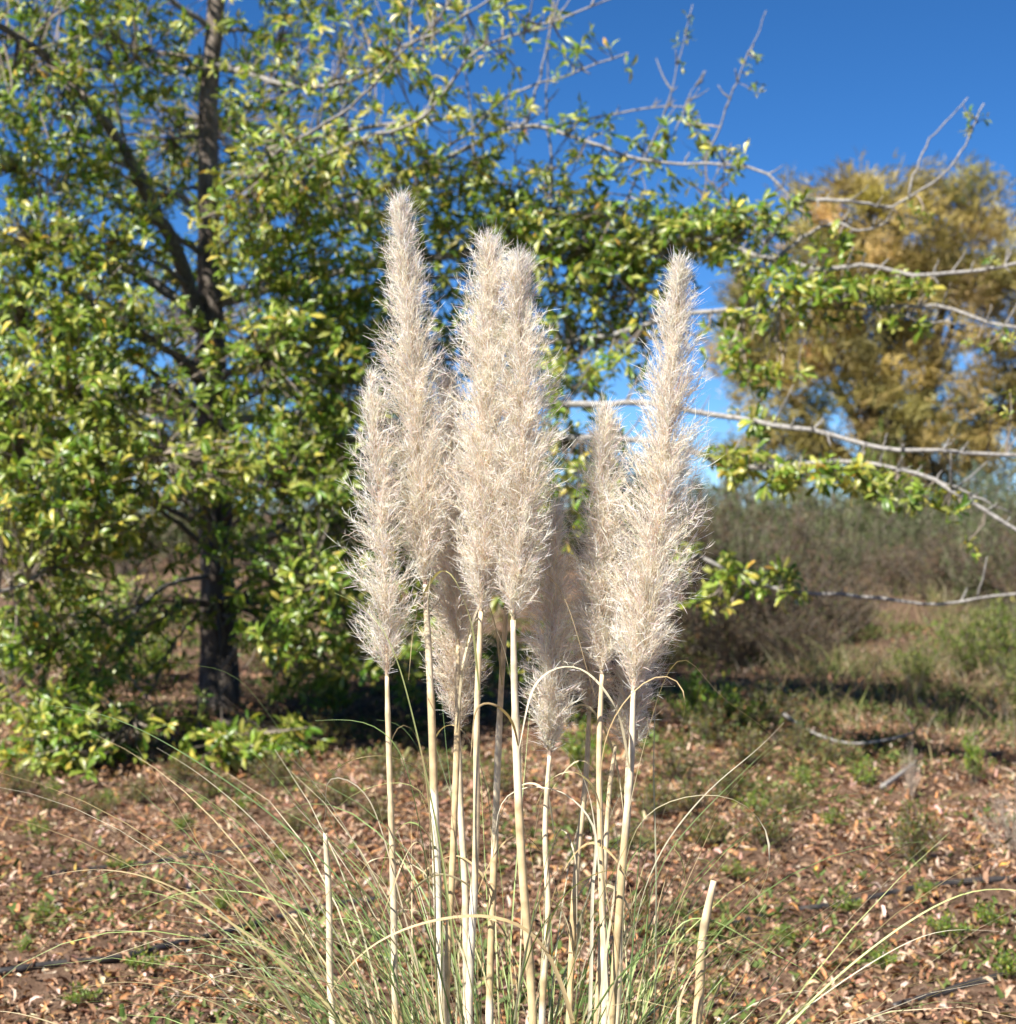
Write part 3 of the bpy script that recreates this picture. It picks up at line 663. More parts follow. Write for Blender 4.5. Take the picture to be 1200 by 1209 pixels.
for k, (x, y, h, w) in enumerate([(770, 965, 44, 1.1), (835, 1000, 40, 1.2), (800, 925, 46, 1.1), (745, 1005, 34, 1.1), (865, 945, 44, 1.1), (935, 965, 36, 1.1), (880, 905, 44, 1.1), (950, 890, 34, 1.2), (845, 880, 50, 1.0), (910, 855, 46, 1.1), (985, 905, 34, 1.1), (815, 960, 40, 1.1), (720, 950, 36, 1.1), (690, 985, 30, 1.1)]):  # low weedy growth, with bushes added to stand in for ground shade
    plant('red', 'low_bush', 'low brownish green bush darkening the litter close right of the cream stalks', 'shrub', x, y, h, w, 'low bushes right of the stalks', k)
for k, (x, y, h, w) in enumerate([(330, 930, 40, 1.1), (400, 955, 36, 1.2), (455, 925, 44, 1.1), (380, 885, 44, 1.1), (300, 905, 40, 1.1), (210, 925, 34, 1.1), (520, 930, 40, 1.1), (590, 940, 36, 1.1), (160, 950, 30, 1.1), (20, 940, 34, 1.1), (350, 985, 28, 1.1), (255, 945, 34, 1.1), (440, 975, 30, 1.1), (110, 965, 28, 1.1), (60, 960, 26, 1.1)]):  # bushes added to darken the ground where the tree's shade should lie
    plant('red', 'low_bush', 'low dark bush added to deepen the shade in front of the dark trunk', 'shrub', x, y, h, w, 'low bushes added in front of the trunk', k)
plant('green', 'green_shrub', 'pale green upright bush in front of the golden feathery tree', 'shrub', 1042, 640, 150, .55, None, 0, 26)
plant('blue', 'blue_green_shrub', 'blue green bush at the right beside the golden feathery tree', 'shrub', 1165, 640, 112, .9, None, 0, 25)
plant('blue', 'blue_green_shrub', 'dark blue green bush under the golden feathery tree', 'shrub', 1105, 640, 118, .7, None, 0, 29)
plant('leafy', 'leafy_shrub', 'bright green leafy shrub right beside the tallest right plume', 'shrub', 822, 868, 80, .75, None, 0)
plant('leafy', 'leafy_shrub', 'low bright green shrub behind the arching blades right of the plumes', 'shrub', 868, 858, 50, .9, None, 1)
plant('leafy', 'leafy_shrub', 'yellow green sapling showing between the cream stalks', 'shrub', 690, 920, 70, .6, None, 1)
plant('leafy', 'leafy_shrub', 'dark green low shrub growing at the trunk foot', 'shrub', 395, 850, 62, 1.0, None, 0)
plant('red', 'low_bush', 'low reddish green bush alone on the orange leaf litter', 'shrub', 1085, 1022, 72, .75)
plant('red', 'low_bush', 'low brownish bush in the shade right of the stalks', 'shrub', 905, 1000, 50, 1.0)
plant('leafy', 'broadleaf_weed', 'fresh green broadleaf plant standing in dry grass', 'plant', 1150, 928, 62, .45, None, 0)
plant('leafy', 'broadleaf_weed', 'small dark green plant beside the fallen grey branch', 'plant', 1022, 930, 34, .9, None, 1)
plant('dead', 'dead_bush', 'bleached grey dead twiggy bush lying at the right edge', 'shrub', 1200, 1010, 88, .7)
plant('dead', 'dead_bush', 'small bleached dead stems standing by the fallen branch', 'shrub', 1075, 945, 70, .25)
gw = 'small green weeds in the leaf litter'
for k, (x, y, h) in enumerate([(130, 955, 22), (40, 990, 24), (55, 1090, 26), (170, 1150, 30), (262, 1080, 26), (330, 1020, 22), (215, 985, 22), (95, 1190, 28), (30, 1130, 22), (140, 1030, 20),
                               (930, 1120, 26), (1000, 1080, 24), (1040, 1150, 30), (1120, 1110, 34), (1170, 1100, 34), (1090, 1060, 22), (980, 980, 24), (870, 1040, 24), (1190, 1160, 36), (850, 1180, 24), (950, 930, 26), (890, 960, 24), (285, 960, 20), (60, 940, 18)]):
    near_tree = x < 400
    plant('leafy', 'small_weed', 'small low green weed in the leaf litter ' + ('in front of the dark trunk' if near_tree else 'around the low reddish bush'), 'plant', x, y, h, 1.1,
          gw + (' before the trunk' if near_tree else ' around the reddish bush'), k)

# fallen grey branch and black drip hoses
def laid(name, label, cat, px, r0, r1, mat, lift, n=40, sides=8, sag=True, raised=None):
    pts = []
    for k, (x, y) in enumerate(px):
        p = G(x, y); p[2] += lift if raised is None else raised[k]
        pts.append(p)
    c = spline(pts, n)
    base = c[0].copy(); base[2] = gz(base[0], base[1])
    mb = MB(); tube(mb, c - base, np.linspace(r0, r1, n), np.full(3, 1.1), sides, .04, 3)
    o = mb.build(name, mat); o.location = [float(a) for a in base]
    return tag(o, label, cat)
laid('fallen_branch', 'thin bare grey branch lying bowed on the dry grass', 'branch', [(925, 862), (958, 884), (1000, 898), (1040, 895), (1078, 886)], .010, .005, M_LIMB, .08)
laid('fallen_branch', 'straight bleached stick leaning on the leaf litter', 'branch', [(1042, 938), (1060, 925), (1082, 908)], .012, .008, M_LIMB, .03, 12)
laid('drip_hose', 'black drip hose crossing the leaf litter left of the pampas grass', 'hose', [(-160, 1166), (-60, 1158), (0, 1153), (60, 1146), (130, 1138), (190, 1126), (260, 1108), (330, 1088), (395, 1074), (450, 1066)], .0105, .0105, M_HOSE, .012, 70)
laid('drip_hose', 'black drip hose half buried near the shade of the trunk', 'hose', [(60, 1036), (120, 1030), (180, 1023), (240, 1014), (300, 1004)], .0105, .0105, M_HOSE, .010, 40)
laid('drip_hose', 'long black drip hose passing below the low reddish bush', 'hose', [(700, 1118), (800, 1106), (860, 1099), (925, 1083), (1000, 1072), (1075, 1056), (1140, 1046), (1210, 1042), (1320, 1036)], .0115, .0115, M_HOSE, .012, 70)
laid('drip_hose', 'short length of black drip hose farthest below the dead bush', 'hose', [(1055, 1196), (1110, 1181), (1150, 1168), (1220, 1150), (1310, 1135)], .0115, .0115, M_HOSE, .012, 40)

# ------------------------------------------------------------------ pampas grass
CREAM = [(.93, .88, .80), (.90, .83, .72), (.84, .73, .58), (.95, .93, .88)]
TAN = [(.74, .60, .42), (.78, .66, .49), (.68, .54, .36)]
pampas = thing('pampas_plant', 'pampas plant with tall cream plumes on straw stalks and arching blades', 'pampas plant', (0.02, 3.02, float(gz(.02, 3.02))))
PO = -np.array(pampas.location)

def plume_profile(t, fat, tip=.7):
    up = np.clip(t / fat, 0, 1); dn = np.clip((1 - t) / (1 - fat), 0, 1)
    return np.where(t < fat, .30 + .70 * np.sin(up * np.pi / 2) ** .9, dn ** tip * .97 + .03)

def plume(parent_stalk, ax, R, n_hair, sd, fat=.30, curl=1.0, tip=.7, tan=.12):
    """ax = rachis polyline base->tip (world)"""
    r = np.random.default_rng(sd)
    mb = MB()
    A = spline(ax, 60); T = nrm(np.gradient(A, axis=0))
    tube(mb, A + PO, np.linspace(.0036, .0008, 60), pick(60, TAN, [1, 1, 1], .05, r), 5)
    Ltot = np.linalg.norm(np.diff(A, axis=0), axis=1).sum()
    n_hair = int(n_hair * 1.85); nb = max(150, int(n_hair / 26))
    t0 = r.beta(1.0, 1.4, nb) * .97 - .01; t0 = np.clip(t0, 0, .985)
    az = r.uniform(0, 2 * np.pi, nb)
    i0 = (t0 * 59).astype(int)
    ref = np.array([0, 1.0, 0]); e1 = nrm(np.cross(T[i0], ref)); e2 = np.cross(T[i0], e1)
    rad = e1 * np.cos(az)[:, None] + e2 * np.sin(az)[:, None]
    # each branchlet rises along the rachis and leans out to the outline radius
    Lb = np.minimum(r.uniform(.08, .19, nb), (1.02 - t0) * r.uniform(.45, 1.0, nb)) * Ltot
    tend = np.clip(t0 + .85 * Lb / Ltot, 0, 1)
    Rout = R * plume_profile(.28 * t0 + .72 * tend, fat, tip) * r.uniform(.10, 1.05, nb) ** .7
    K = 7; s = np.linspace(0, 1, K)
    along = A[np.clip(((t0[:, None] + (tend - t0)[:, None] * s[None]) * 59), 0, 59).astype(int)]
    frac = (t0[:, None] + (tend - t0)[:, None] * s[None]) * 59
    lo = np.clip(frac.astype(int), 0, 58); fr = (frac - lo)[..., None]
    along = A[lo] * (1 - fr) + A[lo + 1] * fr
    br = along + rad[:, None] * (Rout[:, None] * (s[None] ** 1.25))[..., None] + r.normal(size=(nb, K, 3)) * .0012
    bd = nrm(np.gradient(br, axis=1))
    ribbons(mb, br + PO, np.linspace(.0011, .0005, K)[None] * np.ones((nb, 1)), np.cross(bd, r.normal(size=(nb, 1, 3)) + 0 * bd), pick(nb, TAN, [1, 1, 1], .08, r))
    # hairs
    n = n_hair
    b = r.integers(0, nb, n); u = np.clip(r.beta(1.25, 1.0, n), .03, 1) * (K - 1)
    k = np.clip(u.astype(int), 0, K - 2); f = (u - k)[:, None]
    p0 = br[b, k] * (1 - f) + br[b, k + 1] * f
    d0 = bd[b, k]
    ro = rad[b]
    D = nrm(d0 * 1.0 + ro * r.uniform(-.1, .75, (n, 1)) + r.normal(size=(n, 3)) * .48)
    L = r.uniform(.008, .022, n)
    bend = nrm(r.normal(size=(n, 3)) + T[i0[b]] * .5 - ro * .3) * (curl * r.uniform(.2, 1.7, (n, 1)))
    q = np.linspace(0, 1, 4)[None, :, None]
    cl = p0[:, None] + (D[:, None] * q + bend[:, None] * q ** 2 * .6) * L[:, None, None]
    w = np.array([1.0, .95, .8, .35])[None] * r.uniform(.00050, .00090, (n, 1))
    col = pick(n, CREAM, [.4, .3, tan, .22], .06, r)
    ribbons(mb, cl + PO, w, np.cross(D, r.normal(size=(n, 3)))[:, None], col)
    o = mb.build('plume', M_PLUME, parent_stalk)
    return o

STRAW = [(.66, .52, .32), (.72, .60, .41), (.80, .71, .55), (.60, .45, .25)]
def stalk(px, d, base, r_px, sd, sheath=True, name='stalk'):
    """px top->bottom as photo pixels at depth d, continued to the clump base"""
    r = np.random.default_rng(sd)
    top = [P(x, y, d) for x, y in px]
    b = np.array([base[0], base[1], gz(*base) - .03])
    low = top[-1] * .45 + b * .55; low[0] = top[-1][0] * .55 + b[0] * .45
    for q in range(1, len(top) - 1): top[q] = top[q] + np.array([r.normal() * .0025, r.normal() * .004, 0])
    c = spline(top + [low, b], 70)
    n = len(c)
    h = np.concatenate([[0], np.cumsum(np.linalg.norm(np.diff(c, axis=0), axis=1))])
    R = np.interp(h / h[-1], [0, .06, .3, 1], [.62, .85, 1.0, 1.25]) * r_px / F * d
    col = np.repeat(np.array(STRAW[sd % 2])[None], n, 0)
    # leaf sheaths: paler, a little wider, ending in a step
    steps = np.sort(r.uniform(.10, .9, 3))
    for k, st in enumerate(steps):
        m = h / h[-1] > st
        nxt = steps[k + 1] if k < 2 else 1.2
        m &= h / h[-1] < nxt
        col[m] = np.array(STRAW[[2, 1, 3][(k + sd) % 3]]) * r.uniform(.9, 1.08)
        R[m] *= 1.0 + .10 * (1 - np.clip((h[m] / h[-1] - st) / .15, 0, 1))
    for nd in r.uniform(.05, .95, 3):
        i = int(nd * (n - 1)); R[i] *= 1.10; col[i] *= .72
    col *= 1 + .05 * r.normal(size=(n, 1))
    mb = MB(); tube(mb, c + PO, R * .92, np.clip(col, 0, .9), 10)
    return mb.build(name, M_STALK, pampas)

# plume: tip..base px along the rachis, depth, half width px, hairs, stalk px, base xy, stalk radius px
PL = [
    dict(ax=[(457, 798), (455, 700), (449, 600), (443, 520), (437, 440)], d=2.94, R=43, n=5000, fat=.34, st=[(457, 798), (460, 900), (463, 1050), (468, 1215)], b=(-.13, 2.98), r=4.2),
    dict(ax=[(502, 690), (499, 600), (492, 480), (482, 360), (472, 232)], d=2.96, R=45, n=12500, fat=.40, st=[(502, 690), (509, 830), (515, 1000), (523, 1215)], b=(-.07, 2.97), r=5.2),
    dict(ax=[(568, 722), (572, 620), (574, 500), (576, 390), (578, 278)], d=2.92, R=47, n=14500, fat=.50, tip=.5, st=[(568, 722), (565, 850), (561, 1000), (554, 1215)], b=(-.03, 2.93), r=4.6),
    dict(ax=[(606, 732), (614, 640), (618, 520), (616, 410), (612, 300)], d=2.90, R=42, n=12000, fat=.50, tip=.5, st=[(606, 732), (611, 850), (616, 1000), (630, 1215)], b=(.05, 2.92), r=5.4),
    dict(ax=[(541, 762), (538, 680), (533, 600), (530, 520), (530, 440)], d=3.03, R=36, n=7500, fat=.35, st=[(541, 762), (540, 850), (534, 1000), (527, 1215)], b=(-.06, 3.06), r=4.4),
    dict(ax=[(541, 862), (539, 780), (535, 700), (533, 620), (536, 540)], d=3.16, R=36, n=7500, fat=.35, st=[(541, 862), (546, 960), (549, 1060), (552, 1215)], b=(-.03, 3.14), r=4.6),
    dict(ax=[(598, 716), (601, 640), (606, 560), (610, 470)], d=3.15, R=34, n=4500, fat=.4, st=[(598, 716), (592, 830), (584, 960), (578, 1215)], b=(.0, 3.13), r=4.4),
    dict(ax=[(649, 892), (652, 820), (652, 750), (654, 680), (657, 598)], d=2.99, R=32, n=6200, fat=.38, st=[(649, 892), (643, 980), (642, 1080), (640, 1215)], b=(.06, 3.02), r=4.0),
    dict(ax=[(711, 796), (712, 720), (712, 640), (713, 560), (716, 478)], d=2.98, R=37, n=8500, fat=.42, tip=.55, st=[(711, 796), (709, 900), (711, 1040), (714, 1215)], b=(.10, 2.98), r=4.4),
    dict(ax=[(748, 816), (764, 720), (780, 600), (792, 450), (806, 300)], d=2.92, R=50, n=14500, fat=.40, st=[(748, 816), (744, 900), (734, 1030), (722, 1215)], b=(.13, 2.93), r=5.0),
    dict(ax=[(696, 842), (699, 770), (702, 700), (706, 620)], d=3.05, R=30, n=4600, fat=.4, st=[(696, 842), (690, 920), (680, 1050), (672, 1215)], b=(.08, 3.12), r=4.2),
    dict(ax=[(742, 888), (744, 820), (750, 740), (757, 650)], d=3.06, R=33, n=5600, fat=.4, st=[(742, 888), (738, 980), (733, 1080), (728, 1215)], b=(.12, 3.16), r=4.4),
]
for k, p in enumerate(PL):
    st = stalk(p['st'], p['d'], p['b'], p['r'], 70 + k)
    plume(st, [P(x, y, p['d']) for x, y in p['ax']], 1.25 * p['R'] / F * p['d'], p['n'], 300 + k, p['fat'], tip=p.get('tip', .7), tan=.6 if p['d'] > 3.02 else .10)
stalk([(384, 984), (388, 1060), (394, 1215)], 2.95, (-.17, 3.0), 4.6, 91)
stalk([(843, 1040), (834, 1110), (822, 1215)], 2.86, (.20, 2.95), 6.4, 92)
stalk([(727, 880), (716, 960), (704, 1215)], 3.05, (.09, 3.04), 3.6, 94)

GREEN_B = [(.20, .29, .10), (.28, .36, .13), (.38, .42, .17), (.15, .23, .09)]
STRAW_B = [(.54, .44, .25), (.62, .54, .36), (.48, .36, .19), (.66, .60, .46)]
def blade_mesh(c, w, col, sd, twist=0.0, taper=2.2):
    """folded leaf blade along the polyline c; V section, tapering to the tip"""
    n = len(c); t = nrm(np.gradient(c, axis=0))
    r = np.random.default_rng(sd)
    s0 = nrm(np.cross(t, np.array([0.0, 0.0, 1.0]) + .25 * r.normal(size=3)))
    up = np.cross(s0, t)
    a = np.linspace(r.uniform(-.5, .5), r.uniform(-.5, .5) + twist, n)[:, None]
    sd_ = s0 * np.cos(a) + up * np.sin(a); un = np.cross(sd_, t)
    q = np.linspace(0, 1, n)
    W_ = w * np.clip(np.minimum(.55 + 2.5 * q, 1) * (1 - q ** taper), .10, 1)
    v = np.stack([c - sd_ * W_[:, None] * .5 + un * W_[:, None] * .18, c, c + sd_ * W_[:, None] * .5 + un * W_[:, None] * .18], 1).reshape(-1, 3)
    f = []
    for i in range(n - 1):
        for k in range(2):
            b = i * 3 + k; f.append((b, b + 1, b + 4, b + 3))
    cc = np.repeat((np.asarray(col[0])[None] * (1 - q[:, None]) + np.asarray(col[1])[None] * q[:, None]), 3, 0)
    mb = MB(); mb.add(v, f, np.clip(cc, 0, .9))
    return mb

def blade_cols(r, green):
    a = np.array(GREEN_B[r.integers(4)]) if r.random() < green else np.array(STRAW_B[r.integers(4)])
    b = np.array(STRAW_B[r.integers(4)]) * .9 if r.random() < .45 else a * 1.15
    return a * r.uniform(.85, 1.1), b * r.uniform(.9, 1.1)

# blades traced one by one: photo pixels tip <- base, depth, width px, greenness
HB = [
    ([(400, 1290), (330, 1150), (240, 1000), (140, 1040), (60, 1036), (0, 1047)], 2.85, 4, .6),
    ([(470, 1300), (380, 1180), (280, 1095), (190, 1040), (110, 1025), (50, 1036)], 2.8, 4, .6),
    ([(420, 1300), (330, 1180), (230, 1110), (160, 1075), (110, 1068), (50, 1115), (15, 1175), (0, 1195)], 2.75, 4, .3),
    ([(360, 1290), (280, 1190), (200, 1110), (120, 1098), (60, 1108)], 2.8, 3.5, .5),
    ([(520, 1300), (440, 1090), (330, 970), (210, 885), (120, 842), (30, 830)], 2.9, 2.2, .5),
    ([(500, 1290), (440, 1100), (360, 960), (290, 880), (235, 843), (175, 852)], 2.9, 3.6, .8),
    ([(490, 1280), (430, 1070), (370, 925), (325, 855), (280, 795), (240, 785), (200, 785)], 2.88, 3.6, .6),
    ([(520, 1290), (460, 1080), (390, 950), (330, 880), (262, 820)], 2.95, 3.0, .5),
    ([(470, 1290), (400, 1110), (320, 990), (250, 925), (215, 900), (185, 883)], 2.85, 3.2, .6),
    ([(480, 1290), (390, 1130), (300, 1000), (230, 935), (175, 918), (160, 922)], 2.85, 3.2, .6),
    ([(460, 1290), (360, 1110), (280, 1005), (215, 935), (165, 920)], 2.8, 3.0, .7),
    ([(450, 1290), (370, 1130), (290, 1010), (210, 975), (155, 980), (105, 1004)], 2.85, 3.2, .4),
    ([(470, 1290), (390, 1120), (320, 1010), (240, 970), (200, 985), (163, 1005)], 2.85, 3.0, .4),
    ([(440, 1290), (350, 1120), (260, 1020), (200, 1015), (140, 1033)], 2.8, 3.0, .6),
    ([(470, 1290), (360, 1150), (250, 1030), (170, 960), (145, 956)], 2.85, 3.0, .3),
    ([(520, 1290), (470, 1050), (430, 930), (380, 915), (390, 960), (376, 990)], 2.9, 3.4, .2),
    ([(540, 1290), (500, 1000), (470, 880), (430, 850), (390, 850), (372, 851)], 2.9, 3.2, .6),
    ([(560, 1290), (530, 1080), (505, 910), (470, 850), (445, 850)], 3.0, 3.0, .5),
    ([(530, 1290), (512, 1000), (492, 860), (470, 846), (461, 862), (459, 900)], 2.85, 3.4, .2),
    ([(540, 1300), (520, 1040), (500, 930), (458, 923), (400, 945), (380, 990)], 2.85, 3.6, .1),
    ([(560, 1290), (520, 1000), (470, 780), (440, 725), (415, 705), (395, 700)], 2.88, 3.4, .2),
    ([(530, 1290), (507, 900), (505, 690), (515, 650), (540, 622), (553, 640), (548, 690)], 2.84, 3.2, .0),
    ([(690, 1290), (650, 1130), (610, 1090), (560, 1080), (480, 1095), (420, 1130), (385, 1180)], 2.75, 5.5, .0),
    ([(690, 1290), (700, 1040), (705, 980), (670, 935), (625, 927), (590, 940), (585, 990)], 2.9, 4.2, .0),
    ([(720, 1290), (705, 1000), (690, 920), (665, 875), (640, 868), (615, 880)], 2.9, 3.4, .1),
    ([(740, 1290), (712, 1020), (712, 880), (735, 830), (775, 790), (805, 795), (817, 830), (805, 865), (780, 893)], 2.84, 3.8, .0),
    ([(720, 1290), (740, 1000), (780, 950), (840, 935), (890, 950), (915, 1000), (905, 1050), (870, 1090), (800, 1120), (770, 1135)], 2.8, 4.4, .0),
    ([(780, 1290), (800, 1180), (840, 1120), (890, 1099), (940, 1108), (980, 1145), (996, 1209), (996, 1260)], 2.7, 4.6, .0),
    ([(700, 1290), (735, 1000), (775, 830), (800, 765), (822, 775), (838, 818), (856, 834), (890, 845), (930, 885), (960, 930), (969, 965)], 2.86, 3.8, .0),
    ([(720, 1290), (760, 1050), (830, 940), (890, 890), (920, 860), (926, 853)], 2.86, 3.0, .6),
    ([(730, 1290), (770, 1050), (820, 970), (870, 920), (915, 875), (922, 872)], 2.9, 3.0, .9),
    ([(730, 1290), (800, 1050), (850, 950), (900, 895), (940, 865)], 2.9, 2.6, .3),
    ([(830, 1300), (900, 1180), (980, 1080), (1040, 1020), (1065, 997), (1084, 994)], 2.8, 3.4, .6),
    ([(850, 1300), (950, 1190), (1060, 1110), (1140, 1055), (1195, 1018)], 2.75, 3.6, .6),
    ([(860, 1300), (960, 1180), (1070, 1090), (1150, 1050), (1210, 1052), (1260, 1065)], 2.75, 4.0, .5),
    ([(850, 1290), (940, 1200), (1040, 1130), (1110, 1098), (1180, 1100)], 2.8, 2.8, .5),
    ([(880, 1310), (990, 1200), (1070, 1165), (1150, 1140), (1230, 1115)], 2.75, 3.2, .7),
    ([(900, 1310), (1010, 1230), (1100, 1175), (1180, 1152), (1260, 1135)], 2.75, 3.6, .6),
    ([(790, 1290), (830, 1170), (870, 1120), (920, 1060), (958, 1035)], 2.85, 2.6, .2),
    ([(780, 1290), (800, 1080), (870, 960), (930, 880)], 2.9, 2.8, .9),
    ([(800, 1290), (870, 1180), (950, 1130), (1060, 1090)], 2.9, 2.6, .4),
    ([(770, 1290), (790, 1160), (830, 1100), (890, 1120), (960, 1180), (1010, 1230)], 2.8, 3.0, .3),
    ([(740, 1290), (800, 1090), (850, 1090), (900, 1120), (960, 1150), (1020, 1200)], 2.85, 2.6, .4),
    ([(390, 1300), (320, 1200), (240, 1150), (190, 1130), (130, 1140)], 2.7, 3.4, .6),
    ([(400, 1310), (300, 1210), (200, 1165), (120, 1160), (60, 1180)], 2.7, 3.4, .5),
    ([(300, 1330), (180, 1260), (100, 1222), (40, 1200), (0, 1192), (-40, 1194)], 2.65, 4, .7),
    ([(760, 1290), (775, 1090), (772, 900), (778, 800), (800, 770)], 2.95, 2.6, .1),
]
rb = np.random.default_rng(77)
for k, (px, d, w, gr) in enumerate(HB):
    pts = [P(x, y, d + .05 * math.sin(k * 1.7) * (i / len(px))) for i, (x, y) in enumerate(px)]
    b = np.array([.02 + rb.uniform(-.14, .14), 3.02 + rb.uniform(-.14, .10), 0.0]); b[2] = gz(b[0], b[1]) - .02
    c = spline([b] + pts, 60)
    for _ in range(5): c[1:-1] = .25 * c[:-2] + .5 * c[1:-1] + .25 * c[2:]
    blade_mesh(c + PO, w / F * d * (1.12 if gr == 0 else .92), blade_cols(rb, min(1, gr + .4) if gr else 0), 500 + k, rb.uniform(-1, 1), 4.5).build('leaf_blade', M_BLADE, pampas)

def arc(r, L, tilt, droop, n=22):
    """an arching blade leaning towards +X"""
    s = np.linspace(0, 1, n); ds = L / (n - 1)
    th = tilt + droop * s ** r.uniform(1.3, 2.2)
    y = np.cumsum(np.sin(s * 5 + r.uniform(0, 6)) * .05 * ds * r.uniform(-1, 1))
    return np.stack([np.cumsum(np.sin(th)) * ds, y, np.cumsum(np.cos(th)) * ds], 1)

VAR = []
for k in range(36):
    r = np.random.default_rng(600 + k)
    c = arc(r, r.uniform(.62, 1.12), r.uniform(.04, .42), r.uniform(.8, 2.4), 16)
    VAR.append(blade_mesh(c, r.uniform(.0030, .0052), blade_cols(r, .92), 700 + k, r.uniform(-1.5, 1.5)).mesh('leaf_blade', M_BLADE))
r = np.random.default_rng(41)
for k in range(225):
    # more of the blades fan out to the left and right than to the back
    az = r.uniform(0, 2 * np.pi) if r.random() < .5 else (r.normal(np.pi, .6) if r.random() < .8 else r.normal(0, .5))
    rad = .19 * math.sqrt(r.random())
    a2 = az + r.normal(0, .7)
    x, y = .02 + rad * math.cos(a2), 3.02 + rad * .8 * math.sin(a2)
    o = link('leaf_blade', VAR[k % len(VAR)], pampas, (x - .02, y - 3.02, gz(x, y) + PO[2] - .01), (0, 0, az), r.uniform(.75, 1.1))
# dry leaves that leave the stalks from their sheaths and curl over
rc = np.random.default_rng(63)
for k in range(27):
    p = PL[rc.integers(len(PL))]; i = rc.integers(1, 3)
    x, y = p['st'][i]; d = p['d'] - .012
    y0 = y + rc.uniform(-40, 130)
    sg = rc.choice([-1, 1]); hgt = rc.uniform(40, 170); out = rc.uniform(35, 120)
    xs_ = np.interp(y0, [q[1] for q in p['st']], [q[0] for q in p['st']])
    px = [(xs_, y0), (xs_ + sg * out * .15, y0 - hgt * .6), (xs_ + sg * out * .55, y0 - hgt), (xs_ + sg * out, y0 - hgt * rc.uniform(.6, .95)), (xs_ + sg * out * rc.uniform(1.0, 1.5), y0 - hgt * rc.uniform(-.3, .5))]
    c = spline([P(a, b_, d + rc.uniform(-.05, .03) * q) for q, (a, b_) in enumerate(px)], 30)
    for _ in range(3): c[1:-1] = .25 * c[:-2] + .5 * c[1:-1] + .25 * c[2:]
    blade_mesh(c + PO, rc.uniform(2.2, 4.2) / F * d, blade_cols(rc, .25), 3000 + k, rc.uniform(-2, 2), 3.0).build('leaf_blade', M_BLADE, pampas)
# the dense heart of the tuft
mb = MB()
for k in range(430):
    c = arc(r, r.uniform(.40, .95), r.uniform(.02, .5), r.uniform(.2, 1.8), 9)
    az = r.uniform(0, 2 * np.pi); ca, sa = math.cos(az), math.sin(az)
    rad = .22 * math.sqrt(r.random()); a2 = az + r.normal(0, .8)
    c = np.stack([c[:, 0] * ca - c[:, 1] * sa + rad * math.cos(a2), c[:, 0] * sa + c[:, 1] * ca + rad * .8 * math.sin(a2), c[:, 2]], 1)
    b = blade_mesh(c, r.uniform(.0026, .0048), blade_cols(r, .88), 2000 + k, r.uniform(-1, 1))
    mb.add(b.v[0], b.f[0], b.c[0])
tag(mb.build('blade_tuft', M_BLADE, pampas), kind='stuff')

# ------------------------------------------------------------------ leaf litter, low weeds, dry grass
LIT = [(.22, .12, .068), (.35, .215, .135), (.47, .325, .225), (.54, .42, .32), (.41, .21, .095), (.12, .075, .05), (.50, .30, .08)]
LITW = [.25, .22, .14, .07, .13, .18, .01]
def scatter(n, y0, y1, margin, dens):
    out = []
    while sum(map(len, out)) < n:
        y = rng.uniform(y0, y1, 40000); x = rng.uniform(-1, 1, 40000) * (.27 * y1 + margin)
        ok = np.abs(x) < .27 * y + margin
        x, y = x[ok], y[ok]
        k = rng.random(len(x)) < dens(x, y)
        out.append(np.stack([x[k], y[k]], 1))
    return np.concatenate(out)[:n]
def clump(x, y, s, ph):
    return .5 + .5 * np.sin(x * s + ph + 1.3 * np.sin(y * s * .7 + ph)) * np.sin(y * s * 1.1 + 2 * ph + np.sin(x * s * .9))
xy = scatter(66000, 3.9, 15.5, .8, lambda x, y: np.clip(.45 + .9 * clump(x, y, 2.3, .4), 0, 1) * np.clip((14 - y) / 6, .10, 1))
n = len(xy)
z = gz(xy[:, 0], xy[:, 1]) + rng.uniform(.002, .02, n)
X = nrm(np.stack([rng.normal(size=n), rng.normal(size=n), rng.normal(size=n) * .5], 1))
Zr = nrm(np.stack([rng.normal(size=n) * .35, rng.normal(size=n) * .35, np.where(rng.random(n) < .5, 1, -1) * np.ones(n)], 1))
Ls = rng.uniform(.017, .047, n); Ws = Ls * rng.uniform(.35, .6, n)
cols = pick(n, LIT, LITW, .22)
pos3 = np.column_stack([xy, z])
pv = pos3[:, 0] / pos3[:, 1] * F + CX; qv = CY - (pos3[:, 2] - H) / pos3[:, 1] * F
vis = (pv > 5) & (pv < 1195) & (qv < 1205) & ~((pv > 380) & (pv < 800))
sing = np.zeros(n, bool); sing[np.argsort(-np.where(vis, Ls / xy[:, 1], 0))[:250]] = True
mb = MB(); m_ = ~sing
nr = m_ & (xy[:, 1] < 6.6); fa = m_ & (xy[:, 1] >= 6.6)
leaves(mb, pos3[nr], X[nr], Zr[nr], Ls[nr], Ws[nr], cols[nr], (LITTER_V, LITTER_F))
leaves(mb, pos3[fa], X[fa], Zr[fa], Ls[fa], Ws[fa], cols[fa], (SMALL_V, SMALL_F))
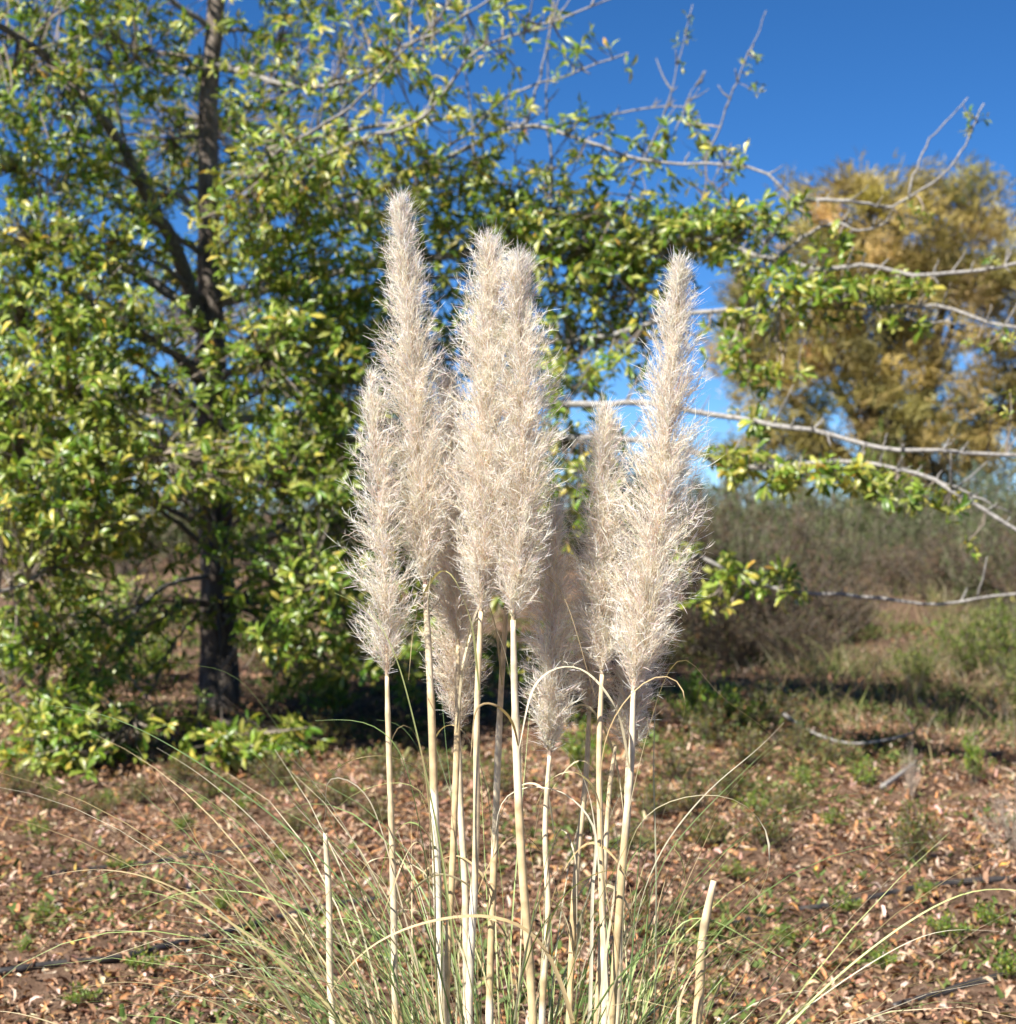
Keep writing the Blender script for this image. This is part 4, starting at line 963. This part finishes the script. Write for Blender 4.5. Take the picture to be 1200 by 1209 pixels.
# crumbled bits between the leaves
bt = scatter(34000, 3.9, 11, .6, lambda x, y: np.clip((12 - y) / 5, .15, 1)); nb_ = len(bt)
bl = rng.uniform(.007, .018, nb_)
leaves(mb, np.column_stack([bt, gz(bt[:, 0], bt[:, 1]) + rng.uniform(.003, .012, nb_)]), nrm(rng.normal(size=(nb_, 3)) * np.array([1, 1, .4])), nrm(rng.normal(size=(nb_, 3)) * .5 + np.array([0, 0, 1.0])), bl, bl * rng.uniform(.5, 1.1, nb_), pick(nb_, LIT, LITW, .25), (SMALL_V, SMALL_F))
tag(mb.build('leaf_litter', M_LITTER), 'brown and orange fallen leaves carpeting the soil', 'leaf litter', kind='stuff')
fl = []
for cc in LIT[:6]:
    b = MB(); b.add(LITTER_V, LITTER_F, np.array(cc)); fl.append(b.mesh('fallen_leaf', M_LITTER))
palv = np.array(LIT[:6])
for i in np.nonzero(sing)[0]:
    xx = X[i]; yy = nrm(np.cross(Zr[i], xx)); zz = np.cross(xx, yy)
    o = link('fallen_leaf', fl[int(np.argmin(((palv - cols[i]) ** 2).sum(1)))], GROUND)
    M = Matrix(np.column_stack([xx * Ls[i], yy * Ws[i], zz * Ls[i]]).tolist()).to_4x4(); M.translation = Vector(pos3[i]); o.matrix_local = M

# low green ground cover in patches
xy = scatter(12000, 4.2, 17, .6, lambda x, y: np.clip((clump(x, y, 3.1, 1.7) - .42) * 2.2, 0.06, 1) * np.clip(.4 + .18 * (x + 1), .25, 1))
n = len(xy); i = np.repeat(np.arange(n), 3); k = len(i)
p = np.column_stack([xy[i] + rng.normal(size=(k, 2)) * .02, gz(xy[i, 0], xy[i, 1]) + rng.uniform(.008, .05, k)])
X = nrm(np.stack([rng.normal(size=k), rng.normal(size=k), rng.uniform(.0, .9, k)], 1)); L = rng.uniform(.014, .038, k)
mb = MB(); leaves(mb, p, X, np.repeat([[.1, .1, 1.0]], k, 0) + rng.normal(size=(k, 3)) * .3, L, L * rng.uniform(.5, .8, k), pick(k, [(.085, .13, .03), (.13, .17, .045), (.20, .21, .07), (.22, .14, .06)], [.35, .3, .2, .15]), (SMALL_V, SMALL_F))
tag(mb.build('ground_cover', M_GRASS), 'low green weeds spreading in patches over the leaf litter', 'weeds', kind='stuff')

# dry grass on the slope to the right and under the shrubs
xy = scatter(24000, 8.5, 26, 1.0, lambda x, y: np.clip((x - .10 * y) / 1.2, .05, 1) * np.clip((y - 8) / 3, 0, 1) * np.clip(.25 + clump(x, y, 1.6, .9), .1, 1) * np.where((np.abs(x - (.19 * y)) < .55) & (y > 13), .15, 1))
n = len(xy)
L = rng.uniform(.06, .26, n) * (.6 + .8 * clump(xy[:, 0], xy[:, 1], 2.2, 2.6))
p = np.column_stack([xy, gz(xy[:, 0], xy[:, 1]) - .005])
D = nrm(np.stack([rng.normal(size=n) * .45, rng.normal(size=n) * .45, np.ones(n)], 1)); B = rng.normal(size=(n, 3)) * np.array([.45, .45, .1])
t = np.linspace(0, 1, 4)[None, :, None]
cl = p[:, None] + (D[:, None] * t + B[:, None] * t ** 2) * L[:, None, None]
mb = MB(); ribbons(mb, cl, np.array([1, .9, .6, .15])[None] * rng.uniform(.004, .008, (n, 1)), rng.normal(size=(n, 1, 3)), pick(n, [(.30, .23, .13), (.23, .17, .10), (.16, .18, .055), (.11, .15, .035), (.36, .31, .22)], [.24, .22, .24, .15, .15]))
tag(mb.build('dry_grass', M_GRASS), 'straw and green grass growing over the slope to the right', 'grass', kind='stuff')
